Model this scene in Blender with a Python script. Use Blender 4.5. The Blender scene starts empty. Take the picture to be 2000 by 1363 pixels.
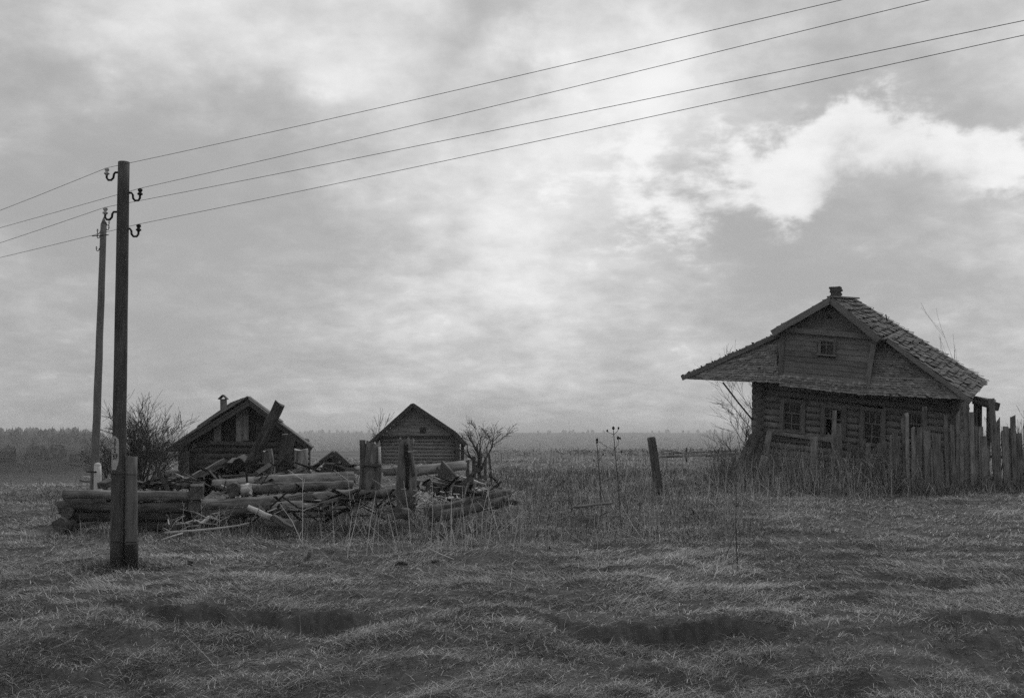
import bpy, math, random
import numpy as np
from mathutils import Vector, Matrix

R = math.radians
rnd = random.Random(7)
nrs = np.random.RandomState(11)
sc = bpy.context.scene
COL = sc.collection

# ------------------------------------------------------------------ camera
FPX = 2000.0                                    # focal length in photo pixels (photo is 2000 wide)
TILT = math.atan((850 - 681.5) / FPX)
CAM = Vector((0, 0, 1.9))
cd = bpy.data.cameras.new('camera')
cd.sensor_width = 36; cd.lens = 36; cd.clip_start = .1; cd.clip_end = 20000
cam = bpy.data.objects.new('camera', cd); COL.objects.link(cam)
cam.location = CAM; cam.rotation_euler = (R(90) + TILT, 0, 0)
sc.camera = cam
FWD = Vector((0, math.cos(TILT), math.sin(TILT))); UP = Vector((0, -math.sin(TILT), math.cos(TILT)))
RIGHT = Vector((1, 0, 0))

def ray(px, py):
    return FWD + RIGHT * ((px - 1000) / FPX) + UP * ((681.5 - py) / FPX)
def P(px, py, Y):                                # a point of the place seen at (px, py), Y metres ahead
    r = ray(px, py)
    return CAM + r * (Y / r.y)

# ------------------------------------------------------------------ view, sky, sun
sc.view_settings.view_transform = 'Standard'
sc.view_settings.look = 'None'
sc.view_settings.exposure = 0.2
sc.cycles.use_denoising = False                 # the fine grain of the straw survives
sc.cycles.use_adaptive_sampling = True; sc.cycles.adaptive_threshold = .035; sc.cycles.adaptive_min_samples = 48
sc.view_settings.gamma = 1.0
sc.view_settings.use_curve_mapping = False
SUN_EL, SUN_AZ = 46, 18
w = bpy.data.worlds.new('World'); sc.world = w; w.use_nodes = True
nt = w.node_tree; nt.nodes.clear()
def N(t, kind, **kw):
    n = t.nodes.new(kind)
    for k, v in kw.items(): setattr(n, k, v)
    return n
def L(t, a, b): t.links.new(a, b)
def MATH(t, op, a, b=None, c=None, clamp=False):
    n = N(t, 'ShaderNodeMath', operation=op, use_clamp=clamp)
    for i, v in enumerate((a, b, c)):
        if v is None: continue
        if isinstance(v, (int, float)): n.inputs[i].default_value = v
        else: L(t, v, n.inputs[i])
    return n.outputs[0]
def build_sky():
    out = N(nt, 'ShaderNodeOutputWorld'); bg = N(nt, 'ShaderNodeBackground')
    bg.inputs['Strength'].default_value = 0.1
    sky = N(nt, 'ShaderNodeTexSky', sky_type='NISHITA', sun_disc=False)
    sky.sun_elevation = R(SUN_EL); sky.sun_rotation = R(SUN_AZ); sky.dust_density = 4
    bw = N(nt, 'ShaderNodeRGBToBW'); L(nt, sky.outputs[0], bw.inputs[0])
    tc = N(nt, 'ShaderNodeTexCoord')
    sep = N(nt, 'ShaderNodeSeparateXYZ'); L(nt, tc.outputs['Generated'], sep.inputs[0])
    zz = MATH(nt, 'ADD', MATH(nt, 'MAXIMUM', sep.outputs[2], 0.0), 0.30)
    cx = MATH(nt, 'DIVIDE', sep.outputs[0], zz); cy = MATH(nt, 'DIVIDE', sep.outputs[1], zz)
    cv = N(nt, 'ShaderNodeCombineXYZ'); L(nt, cx, cv.inputs[0]); L(nt, cy, cv.inputs[1])
    def noise(vec, scale, detail, rough=.55, dist=0.0):
        n = N(nt, 'ShaderNodeTexNoise'); L(nt, vec, n.inputs['Vector'])
        n.inputs['Scale'].default_value = scale; n.inputs['Detail'].default_value = detail
        n.inputs['Roughness'].default_value = rough; n.inputs['Distortion'].default_value = dist
        return n
    n1 = noise(cv.outputs[0], 1.7, 6, .52, .35)
    n2 = noise(cv.outputs[0], 5.5, 8, .60, .15)
    nd = noise(tc.outputs['Generated'], 7.0, 7, .58)
    # cloud masses, each at its own direction; edges broken up by noise
    va = N(nt, 'ShaderNodeVectorMath', operation='SUBTRACT'); L(nt, nd.outputs['Color'], va.inputs[0]); va.inputs[1].default_value = (.5, .5, .5)
    vs = N(nt, 'ShaderNodeVectorMath', operation='SCALE'); L(nt, va.outputs[0], vs.inputs[0]); vs.inputs['Scale'].default_value = .16
    vd = N(nt, 'ShaderNodeVectorMath', operation='ADD'); L(nt, tc.outputs['Generated'], vd.inputs[0]); L(nt, vs.outputs[0], vd.inputs[1])
    vn = N(nt, 'ShaderNodeVectorMath', operation='NORMALIZE'); L(nt, vd.outputs[0], vn.inputs[0])
    def masses(lst):
        total = None
        for px, py, s, a in lst:
            d = ray(px, py).normalized()
            dn = N(nt, 'ShaderNodeVectorMath', operation='DOT_PRODUCT'); L(nt, vn.outputs[0], dn.inputs[0]); dn.inputs[1].default_value = d
            k = -2.0 / ((s * 1.15 / 2100.0) ** 2)
            e = MATH(nt, 'EXPONENT', MATH(nt, 'MULTIPLY', MATH(nt, 'SUBTRACT', 1.0, dn.outputs['Value']), k))
            v = MATH(nt, 'MULTIPLY', e, a)
            total = v if total is None else MATH(nt, 'ADD', total, v)
        return total
    n3 = noise(cv.outputs[0], 15, 8, .58, .2)
    soft = masses([(1310, 125, 110, .75), (1080, 195, 110, .35), (1130, 320, 150, .3), (1000, 470, 110, .3), (1070, 580, 100, .3), (880, 620, 130, .2), (330, 40, 190, .6), (640, 165, 110, .25),
                   (830, 370, 90, .2), (700, 40, 150, .3), (1500, 490, 100, -.35), (1640, 560, 170, -.3), (1780, 470, 150, -.3), (150, 230, 220, -.5), (480, 330, 190, -.4), (200, 600, 230, -.35),
                   (600, 560, 160, -.15), (1000, 90, 60, -.35), (1640, 120, 90, -.25), (1850, 130, 90, -.3), (870, 740, 200, -.05)])
    heap = masses([(1700, 243, 50, 1.0), (1640, 255, 45, .8), (1770, 262, 50, .9), (1840, 275, 50, .9), (1910, 290, 60, .9), (1980, 310, 60, .9), (1230, 330, 70, .45), (1060, 380, 70, .35), (1160, 240, 70, .35), (1580, 300, 55, .8), (1520, 345, 55, .7), (1600, 350, 55, .7), (1450, 330, 45, .45),
                   (1470, 400, 55, .5), (1560, 390, 50, .6), (1340, 450, 70, .55), (1400, 430, 45, .4), (1250, 440, 60, .4), (1690, 300, 50, .4), (1310, 290, 60, .35)])
    base = masses([(1690, 335, 50, .8), (1780, 350, 65, .8), (1880, 370, 70, .6), (1650, 400, 50, .4)])
    hv = MATH(nt, 'ADD', heap, MATH(nt, 'ADD', MATH(nt, 'MULTIPLY', MATH(nt, 'SUBTRACT', n2.outputs['Fac'], .5), 1.1), MATH(nt, 'MULTIPLY', MATH(nt, 'SUBTRACT', n3.outputs['Fac'], .5), 1.3)))
    hm = N(nt, 'ShaderNodeMapRange', interpolation_type='SMOOTHSTEP'); L(nt, hv, hm.inputs['Value']); hm.inputs['From Min'].default_value = .2; hm.inputs['From Max'].default_value = 1.1
    hs = MATH(nt, 'MULTIPLY', hm.outputs[0], MATH(nt, 'SUBTRACT', 1.0, MATH(nt, 'MULTIPLY', base, .9)))
    v = MATH(nt, 'ADD', soft, MATH(nt, 'MULTIPLY', hs, .92))
    for n_, a_ in ((n1, .95), (n2, 1.0), (n3, .6)): v = MATH(nt, 'ADD', v, MATH(nt, 'MULTIPLY', MATH(nt, 'SUBTRACT', n_.outputs['Fac'], .5), a_))
    mr = N(nt, 'ShaderNodeMapRange', interpolation_type='SMOOTHERSTEP')
    L(nt, v, mr.inputs['Value']); mr.inputs['From Min'].default_value = -.75; mr.inputs['From Max'].default_value = 1.15
    mr.inputs['To Min'].default_value = 3.3; mr.inputs['To Max'].default_value = 8.2
    tot = MATH(nt, 'ADD', MATH(nt, 'MULTIPLY', mr.outputs[0], .90), MATH(nt, 'MULTIPLY', MATH(nt, 'MINIMUM', bw.outputs[0], 8.0), .10))
    L(nt, tot, bg.inputs['Color']); L(nt, bg.outputs[0], out.inputs['Surface'])
build_sky()
sd = bpy.data.lights.new('sun', 'SUN'); sd.energy = 1.5; sd.angle = R(20); sd.color = (1, 1, 1)
so = bpy.data.objects.new('sun', sd); COL.objects.link(so)
sv = Vector((math.sin(R(SUN_AZ)) * math.cos(R(SUN_EL)), math.cos(R(SUN_AZ)) * math.cos(R(SUN_EL)), math.sin(R(SUN_EL))))
so.rotation_euler = sv.to_track_quat('Z', 'Y').to_euler(); so.location = (20, 20, 30)

# ------------------------------------------------------------------ numpy noise and the lie of the land
_T = nrs.rand(256, 256)
def vnoise(x, y):
    xi = np.floor(x).astype(int); yi = np.floor(y).astype(int); fx = x - xi; fy = y - yi
    fx = fx * fx * (3 - 2 * fx); fy = fy * fy * (3 - 2 * fy)
    a = _T[xi & 255, yi & 255]; b = _T[(xi + 1) & 255, yi & 255]; c = _T[xi & 255, (yi + 1) & 255]; d = _T[(xi + 1) & 255, (yi + 1) & 255]
    return (a * (1 - fx) + b * fx) * (1 - fy) + (c * (1 - fx) + d * fx) * fy
def fbm(x, y, oct=4):
    s = 0; a = .5; n = 0
    for i in range(oct):
        s = s + a * vnoise(x * 2 ** i + 17.3 * i, y * 2 ** i + 5.1 * i); n += a; a *= .5
    return s / n
def sstep(a, b, x):
    t = np.clip((x - a) / (b - a), 0, 1); return t * t * (3 - 2 * t)
MID = np.array([(-400, -.4), (0, -.25), (7, -.2), (10, -.1), (13, 0), (15, 0), (20, .06), (26, .2), (30, .3), (34, .42), (45, .46), (60, .42), (90, .15), (150, -.35),
                (300, -7), (600, -20), (1500, -24), (2100, -16), (2700, -3), (3200, 9.5), (3900, 7), (9000, -40)])
LFT = np.array([(-400, -.4), (0, -.25), (7, -.2), (10, -.1), (13, 0), (15, 0), (20, .06), (28, .1), (37, .08), (42, -.1), (55, -1.2), (100, -4.8), (190, -8.0), (330, -7.8),
                (600, -4.2), (900, 3.6), (1000, 5.3), (1500, 4), (9000, -30)])
def H(x, y):
    x = np.asarray(x, float); y = np.asarray(y, float)
    r = np.where(y > 0, np.hypot(x * .55, y), y)
    q = x / np.maximum(y, 4.0)
    wl = sstep(-.33, -.43, q) * sstep(8, 24, y)
    z = np.interp(r, MID[:, 0], MID[:, 1]) * (1 - wl) + np.interp(r, LFT[:, 0], LFT[:, 1]) * wl
    far = sstep(900, 2200, r)
    z = z + far * ((fbm(x / 900 + 3, y / 900, 4) - .5) * 12) * (1 - .85 * wl)
    valley = sstep(120, 300, r) * (1 - far)
    z = z + valley * ((fbm(x / 160 + 3, y / 160 + 9, 4) - .5) * 5)
    near = 1 - sstep(40, 110, r)
    z = z + near * ((fbm(x / 2.6, y / 2.6, 3) - .5) * .04 + (fbm(x / .7 + 40, y / .5 + 7, 3) - .5) * .085 + (fbm(x / .23 + 4, y / .17 + 27, 2) - .5) * .05)
    # the broken turf edge of the bank in front
    yb = 11.6 + .2 * np.sin(x * 1.1 + .5) + 1.5 * (fbm(x * 1.3 + 9, x * 0 + .5, 6) - .5) + .25 * (fbm(x * 6, y * 4, 3) - .5) - .75 * sstep(-.8, 1.2, x)
    amp = (.55 + .9 * fbm(x * 2.1 + 3, y * 1.5, 2)) * (.02 + .13 * sstep(-4.9, -3.9, x) * sstep(-1.2, -2.0, x) + .16 * sstep(.2, .9, x) * sstep(3.2, 2.2, x) + .06 * sstep(3.2, 4.5, x))
    z = z - amp * sstep(0, -.13, y - yb) * sstep(-60, -20, y)
    z = z + amp * .25 * np.exp(-((y - yb - .22) / .3) ** 2)
    tr = fbm(x / 1.5 + 61, y / .75 + 13, 5)
    z = z + (1 - sstep(11, 16, y)) * sstep(-60, -20, y) * (.035 * sstep(.485, .51, tr) + .025 * sstep(.40, .42, tr) + .025 * sstep(.57, .59, tr) - .04 + .07 * (fbm(x / .3 + 45, y / .2 + 19, 3) - .5))
    z = z + near * (.05 * (sstep(.47, .56, fbm(x / 1.3 + 5, y / 1.1 + 90, 4)) - .5) + .09 * (fbm(x / .42 + 15, y / .3 + 9, 3) - .5))
    # wheel ruts across the grass on the right
    for yy, a in ((13.6, .08), (17.2, .10), (18.6, .08)):
        c = yy + .25 * np.sin(x * .45) - .04 * x
        z = z - a * np.exp(-((y - c) / .22) ** 2) * sstep(1.0, 4.0, x)
    # a mound of rubbish along the sagging house
    z = z + .22 * np.exp(-(((x - 8.2) / 2.2) ** 2 + ((y - 32.4) / 1.4) ** 2))
    return z
def h(x, y): return float(H(np.array([x]), np.array([y]))[0])
def G(px, Y, dz=0.0):                           # the point on the ground Y metres ahead in the direction of px
    x = (px - 1000) / FPX * Y * 1.0
    x = P(px, 900, Y).x
    return Vector((x, Y, h(x, Y) + dz))

# ------------------------------------------------------------------ materials (neutral greys: the photograph has no colour)
def mat_new(name):
    m = bpy.data.materials.new(name); m.use_nodes = True
    b = m.node_tree.nodes['Principled BSDF']; b.inputs['Specular IOR Level'].default_value = .15
    b.inputs['Roughness'].default_value = .85
    return m, m.node_tree, b
def g3(v): return (v, v, v, 1)
def wood(name, val, var=.45, grain=26, crack=.5, rough=.9):
    m, t, b = mat_new(name)
    tc = N(t, 'ShaderNodeTexCoord'); oi = N(t, 'ShaderNodeObjectInfo')
    mp = N(t, 'ShaderNodeMapping'); L(t, tc.outputs['Object'], mp.inputs[0]); mp.inputs['Scale'].default_value = (1.6, grain, grain)
    off = N(t, 'ShaderNodeCombineXYZ')
    for i in range(3): L(t, MATH(t, 'MULTIPLY', oi.outputs['Random'], 37.0 + 11 * i), off.inputs[i])
    L(t, off.outputs[0], mp.inputs['Location'])
    n1 = N(t, 'ShaderNodeTexNoise'); L(t, mp.outputs[0], n1.inputs['Vector']); n1.inputs['Scale'].default_value = 1.0; n1.inputs['Detail'].default_value = 5; n1.inputs['Roughness'].default_value = .65
    mp2 = N(t, 'ShaderNodeMapping'); L(t, tc.outputs['Object'], mp2.inputs[0]); mp2.inputs['Scale'].default_value = (2.2, 7, 7); L(t, off.outputs[0], mp2.inputs['Location'])
    n2 = N(t, 'ShaderNodeTexNoise'); L(t, mp2.outputs[0], n2.inputs['Vector']); n2.inputs['Scale'].default_value = 1.3; n2.inputs['Detail'].default_value = 6
    g = MATH(t, 'MULTIPLY_ADD', MATH(t, 'SUBTRACT', n1.outputs['Fac'], .5), 2.2 * var, 1.0)
    s = MATH(t, 'MAXIMUM', MATH(t, 'MULTIPLY_ADD', MATH(t, 'SUBTRACT', n2.outputs['Fac'], .5), 3.2 * var, 1.0), .3)
    o = MATH(t, 'MULTIPLY_ADD', MATH(t, 'SUBTRACT', oi.outputs['Random'], .5), 1.1 * var, 1.0)
    cr = N(t, 'ShaderNodeMapRange'); L(t, n1.outputs['Fac'], cr.inputs['Value'])
    cr.inputs['From Min'].default_value = .30; cr.inputs['From Max'].default_value = .42; cr.inputs['To Min'].default_value = 1 - crack; cr.inputs['To Max'].default_value = 1
    v = MATH(t, 'MULTIPLY', MATH(t, 'MULTIPLY', MATH(t, 'MULTIPLY', g, s), MATH(t, 'MULTIPLY', o, cr.outputs[0])), val)
    v = MATH(t, 'MAXIMUM', v, .008)
    L(t, v, b.inputs['Base Color'])
    bp = N(t, 'ShaderNodeBump'); bp.inputs['Strength'].default_value = .7; bp.inputs['Distance'].default_value = .02
    L(t, n1.outputs['Fac'], bp.inputs['Height']); L(t, bp.outputs[0], b.inputs['Normal'])
    b.inputs['Roughness'].default_value = rough
    return m
def flat_noise(name, val, var=.4, scale=8, rough=.85, bump=.3):
    m, t, b = mat_new(name)
    tc = N(t, 'ShaderNodeTexCoord'); n = N(t, 'ShaderNodeTexNoise'); L(t, tc.outputs['Object'], n.inputs['Vector'])
    n.inputs['Scale'].default_value = scale; n.inputs['Detail'].default_value = 8; n.inputs['Roughness'].default_value = .65
    L(t, MATH(t, 'MULTIPLY', MATH(t, 'MULTIPLY_ADD', MATH(t, 'SUBTRACT', n.outputs['Fac'], .5), 3 * var, 1.0), val), b.inputs['Base Color'])
    bp = N(t, 'ShaderNodeBump'); bp.inputs['Strength'].default_value = bump; bp.inputs['Distance'].default_value = .03
    L(t, n.outputs['Fac'], bp.inputs['Height']); L(t, bp.outputs[0], b.inputs['Normal'])
    b.inputs['Roughness'].default_value = rough
    return m
def toned(name, lo, hi, rough=.9):
    m, t, b = mat_new(name)
    at = N(t, 'ShaderNodeAttribute', attribute_name='tone')
    mr = N(t, 'ShaderNodeMapRange'); L(t, at.outputs['Fac'], mr.inputs['Value']); mr.inputs['To Min'].default_value = lo; mr.inputs['To Max'].default_value = hi
    L(t, mr.outputs[0], b.inputs['Base Color']); b.inputs['Roughness'].default_value = rough
    b.inputs['Specular IOR Level'].default_value = .1
    return m
def endgrain(name, val):
    m, t, b = mat_new(name)
    tc = N(t, 'ShaderNodeTexCoord'); sp = N(t, 'ShaderNodeSeparateXYZ'); L(t, tc.outputs['Object'], sp.inputs[0])
    n = N(t, 'ShaderNodeTexNoise'); L(t, tc.outputs['Object'], n.inputs['Vector']); n.inputs['Scale'].default_value = 14; n.inputs['Detail'].default_value = 5
    rr = MATH(t, 'SQRT', MATH(t, 'ADD', MATH(t, 'POWER', MATH(t, 'ABSOLUTE', sp.outputs[1]), 2.0), MATH(t, 'POWER', MATH(t, 'ABSOLUTE', sp.outputs[2]), 2.0)))
    rg = MATH(t, 'SINE', MATH(t, 'ADD', MATH(t, 'MULTIPLY', rr, 380.0), MATH(t, 'MULTIPLY', n.outputs['Fac'], 7.0)))
    v = MATH(t, 'MULTIPLY', MATH(t, 'ADD', MATH(t, 'MULTIPLY', rg, .14), MATH(t, 'ADD', MATH(t, 'MULTIPLY', n.outputs['Fac'], .8), .5)), val)
    L(t, v, b.inputs['Base Color'])
    return m
M = dict(
    pole=wood('pole_wood', .062, .4, 34, .5), pole_far=wood('weathered_pole_wood', .14, .25, 26, .35), stub=wood('stub_wood', .10, .35, 30, .5),
    tar=flat_noise('tar', .022, .3, 20), shaved=wood('shaved_wood', .38, .25, 40, .35), iron=flat_noise('rusty_iron', .02, .3, 60, .6),  # the tar black also stands for shade inside holes
    porcelain=flat_noise('porcelain', .4, .1, 20, .3, .05), white=flat_noise('whitewash', .48, .14, 22, .8, .2), ink=flat_noise('black_paint', .015, .2, 40),
    log_dark=wood('dark_log', .07, .7, 22, .6), log=wood('grey_log', .145, .75, 22, .6), log_pale=wood('pale_log', .28, .7, 20, .55), end=endgrain('end_grain', .09), end_pale=endgrain('pale_end_grain', .33),
    house=wood('house_log', .135, .4, 20, .5), board=wood('house_board', .135, .32, 26, .45), sash=wood('window_sash', .14, .25, 30, .3), casing=wood('window_casing', .12, .3, 30, .4),
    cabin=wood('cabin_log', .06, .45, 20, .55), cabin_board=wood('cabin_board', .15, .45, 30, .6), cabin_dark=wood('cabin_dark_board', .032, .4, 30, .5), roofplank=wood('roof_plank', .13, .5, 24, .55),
    barn=wood('barn_log', .17, .35, 20, .5), barnroof=wood('barn_roof', .05, .4, 20, .4),
    shingle=toned('shingle_wood', .05, .33), shingle2=toned('roof_shingle_wood', .05, .17), brick=flat_noise('sooty_brick', .08, .35, 9),
    soffit=wood('soffit_board', .07, .3, 20, .5), glass=None, picket=wood('picket_wood', .15, .6, 30, .55), turf=flat_noise('dark_turf', .06, .6, 6, .95, .8),
    bark=flat_noise('bark', .055, .4, 18, .9, .5), twig=flat_noise('twig_bark', .07, .2, 6), weed=toned('dry_weed', .12, .55), brush=toned('dead_brush', .05, .34), grass=toned('dry_grass', .03, .46), stick=wood('bleached_stick', .36, .25, 30, .3),
    seed=flat_noise('seed_head', .03, .3, 30), forest=toned('forest', .012, .035), wire=flat_noise('wire_metal', .06, .1, 10, .5, 0), clod=flat_noise('charred', .02, .4, 10))
gm, gt, gb = mat_new('window_glass'); gb.inputs['Base Color'].default_value = g3(.02); gb.inputs['Roughness'].default_value = .18; gb.inputs['Specular IOR Level'].default_value = .2
M['glass'] = gm

# ------------------------------------------------------------------ object helpers
W = {}
def put(o, parent=None, mw=None):
    mw = mw or Matrix.Identity(4)
    COL.objects.link(o); W[o.name] = mw
    if parent is not None:
        o.parent = parent; o.matrix_basis = W[parent.name].inverted() @ mw
    else: o.matrix_basis = mw
    return o
def tag(o, label=None, cat=None, group=None, kind=None):
    for k, v in (('label', label), ('category', cat), ('group', group), ('kind', kind)):
        if v: o[k] = v
    return o
def thing(name, loc, label, cat, group=None):
    o = bpy.data.objects.new(name, None); o.empty_display_size = .3
    put(o, None, Matrix.Translation(loc)); return tag(o, label, cat, group)
def mesh(name, verts, faces, mats, mi=None, smooth=None):
    me = bpy.data.meshes.new(name); me.from_pydata([tuple(v) for v in verts], [], faces)
    for m in (mats if isinstance(mats, (list, tuple)) else [mats]): me.materials.append(m)
    if mi is not None: me.polygons.foreach_set('material_index', mi)
    if smooth is not None: me.polygons.foreach_set('use_smooth', smooth if not isinstance(smooth, bool) else [smooth] * len(faces))
    me.update(); return me
def frame(p0, p1, up=Vector((0, 0, 1))):
    x = (p1 - p0).normalized(); up = Vector(up)
    if abs(x.dot(up)) > .98: up = Vector((0, -1, 0))
    y = up.cross(x).normalized(); z = x.cross(y)
    m = Matrix((x, y, z)).transposed().to_4x4(); m.translation = p0
    return m
def circ(r, n=10, flat=0.0, jit=.07):
    out = []
    for i in range(n):
        a = 2 * math.pi * i / n; k = r * (1 + rnd.uniform(-jit, jit)); y, z = k * math.cos(a), k * math.sin(a)
        if flat: z = min(z, r * (1 - flat))
        out.append((y, z))
    return out
def rect(wd, ht, ch=.12):
    a, b = wd / 2, ht / 2; c = min(a, b) * ch
    return [(a, -b + c), (a, b - c), (a - c, b), (-a + c, b), (-a, b - c), (-a, -b + c), (-a + c, -b), (a - c, -b)] if ch else [(a, -b), (a, b), (-a, b), (-a, -b)]
def prism(name, Ln, prof, mats, taper=1.0, rings=None, wob=.0, bend=0.0, rag=(0, 0), smooth=True, twist=0.0, rough=0.0):
    rz = rnd.uniform(0, 90); n = len(prof); k = rings or max(2, int(Ln / .45) + 1); V = []; F = []; mi = []
    for i in range(k):
        t = i / (k - 1); s = 1 + (taper - 1) * t; oy = rnd.uniform(-wob, wob) if 0 < i < k - 1 else 0; oz = rnd.uniform(-wob, wob) if 0 < i < k - 1 else 0
        oz -= bend * 4 * t * (1 - t); sw = s * (1 + rnd.uniform(-wob, wob) * 3); ca, sa = math.cos(twist * t), math.sin(twist * t)
        for jj, (y, z) in enumerate(prof):
            x = t * Ln
            if rough: kk = 1 + rough * 2.4 * (fbm(np.array([jj * 1.3 + t * .8 + rz]), np.array([x * 1.1 + rz * 3]), 2)[0] - .5); y *= kk; z *= kk
            if i == 0 and rag[0]: x += rnd.uniform(-rag[0], rag[0] * .3)
            if i == k - 1 and rag[1]: x += rnd.uniform(-rag[1] * .3, rag[1])
            yy, zz = y * ca - z * sa, y * sa + z * ca
            V.append((x, yy * sw + oy, zz * sw + oz))
    for i in range(k - 1):
        for j in range(n):
            a = i * n + j; b = i * n + (j + 1) % n; F.append((a, b, b + n, a + n)); mi.append(0)
    V.append((-rag[0] * .2, 0, 0)); c0 = len(V) - 1
    V.append((Ln + rag[1] * .2, 0, -0)); c1 = len(V) - 1
    m = 1 if len(mats) > 1 else 0
    for j in range(n):
        F.append((c0, (j + 1) % n, j)); mi.append(m)
        F.append((c1, (k - 1) * n + j, (k - 1) * n + (j + 1) % n)); mi.append(m)
    nb = (k - 1) * n
    return mesh(name, V, F, mats, mi, [smooth] * nb + [False] * (2 * n))
def bar(name, p0, p1, prof, mats, parent=None, up=(0, 0, 1), **kw):
    if not isinstance(mats, (list, tuple)): mats = [mats]
    me = prism(name, (p1 - p0).length, prof, mats, **kw)
    return put(bpy.data.objects.new(name, me), parent, frame(p0, p1, up))
def board(name, p0, p1, wd, th, mt, parent, up=(0, 0, 1), **kw):     # wd measured along up, th across
    return bar(name, p0, p1, rect(th, wd, 0), mt, parent, up, rings=kw.pop('rings', 2), smooth=False, **kw)
def tube_arrays(pts, rad, n=4):
    V = []; F = []; k = len(pts); pv = None
    for i, p in enumerate(pts):
        d = (pts[min(i + 1, k - 1)] - pts[max(i - 1, 0)]).normalized()
        u = Vector((0, 0, 1)) if abs(d.z) < .9 else Vector((1, 0, 0))
        if pv is not None: u = pv
        a = u.cross(d).normalized(); b = d.cross(a); pv = b
        for j in range(n):
            t = 2 * math.pi * j / n; V.append(p + (a * math.cos(t) + b * math.sin(t)) * rad[i])
    for i in range(k - 1):
        for j in range(n):
            a = i * n + j; b = i * n + (j + 1) % n; F.append((a, b, b + n, a + n))
    F.append(tuple(range(n - 1, -1, -1))); F.append(tuple((k - 1) * n + j for j in range(n)))
    return V, F
def tube(name, pts, rad, mt, parent=None, n=6, smooth=True):
    if isinstance(rad, (int, float)): rad = [rad] * len(pts)
    o = pts[0].copy()
    V, F = tube_arrays([p - o for p in pts], rad, n)
    return put(bpy.data.objects.new(name, mesh(name, V, F, mt, None, smooth)), parent, Matrix.Translation(o))
def slab(name, quad, th, mt, parent, nrm=None):                      # quad: four points, thickened away from nrm
    o = quad[0].copy(); q = [p - o for p in quad]
    n = (q[1] - q[0]).cross(q[3] - q[0]).normalized()
    if nrm is not None and n.dot(nrm) < 0: n = -n
    V = q + [p - n * th for p in q]
    F = [(0, 1, 2, 3), (7, 6, 5, 4), (0, 4, 5, 1), (1, 5, 6, 2), (2, 6, 7, 3), (3, 7, 4, 0)]
    return put(bpy.data.objects.new(name, mesh(name, V, F, mt)), parent, Matrix.Translation(o))
def lerp(a, b, t): return a + (b - a) * t
def shingles(name, BL, BR, TR, TL, rows, wd, mt, parent, nrm, lift=.035, jit=.5, drop=.25, wave=0.0, gap=.03):
    V = []; F = []; T = []; o = BL.copy()
    def S(a, b): return lerp(lerp(BL, BR, a), lerp(TL, TR, a), b) - o
    n = (BR - BL).cross(TL - BL).normalized()
    if n.dot(nrm) < 0: n = -n
    for i in range(rows):
        b0, b1 = i / rows, min(1.0, (i + 1.25) / rows)
        ln = (S(1, b0) - S(0, b0)).length; k = max(1, int(ln / wd)); row_t = rnd.random()
        ph = rnd.uniform(0, 6)
        for j in range(k):
            if rnd.random() < gap: continue
            a0, a1 = j / k, (j + 1) / k * .999
            db = rnd.uniform(-drop, drop * .4) / rows; lf = lift * (1 + rnd.uniform(-jit, jit)) + wave * math.sin(a0 * 9 + ph)
            lo0, lo1 = S(a0, b0 + db), S(a1, b0 + db); hi0, hi1 = S(a0, b1), S(a1, b1)
            s = len(V)
            V += [lo0 + n * lf, lo1 + n * lf, hi1 + n * .006, hi0 + n * .006, lo0 - n * .004, lo1 - n * .004]
            F += [(s, s + 1, s + 2, s + 3), (s + 4, s + 5, s + 1, s)]
            t = min(1, max(0, .08 + .3 * row_t + .3 * fbm(np.array([a0 * 7 + i * 3.7]), np.array([i * .8]), 2)[0] + rnd.random() ** 3 * .35)); T += [t] * 6
    me = mesh(name, V, F, mt)
    at = me.attributes.new('tone', 'FLOAT', 'POINT'); at.data.foreach_set('value', T)
    ob = put(bpy.data.objects.new(name, me), parent, Matrix.Translation(o)); ob['kind'] = 'stuff'; return ob
class Facade:
    def __init__(s, px, Y, yaw):
        s.o = P(px, 850, Y); s.u = Vector((math.cos(R(yaw)), -math.sin(R(yaw)), 0)); s.n = Vector((-math.sin(R(yaw)), -math.cos(R(yaw)), 0))
    def __call__(s, px, py, d=0.0):
        r = ray(px, py); t = (s.o + s.n * d - CAM).dot(s.n) / r.dot(s.n); return CAM + r * t
def spans(x0, x1, holes):
    out = [(x0, x1)]
    for a, b in sorted(holes):
        nx = []
        for (p, q) in out:
            if b <= p or a >= q: nx.append((p, q)); continue
            if a > p + 1: nx.append((p, a))
            if b < q - 1: nx.append((b, q))
        out = nx
    return out

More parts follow.
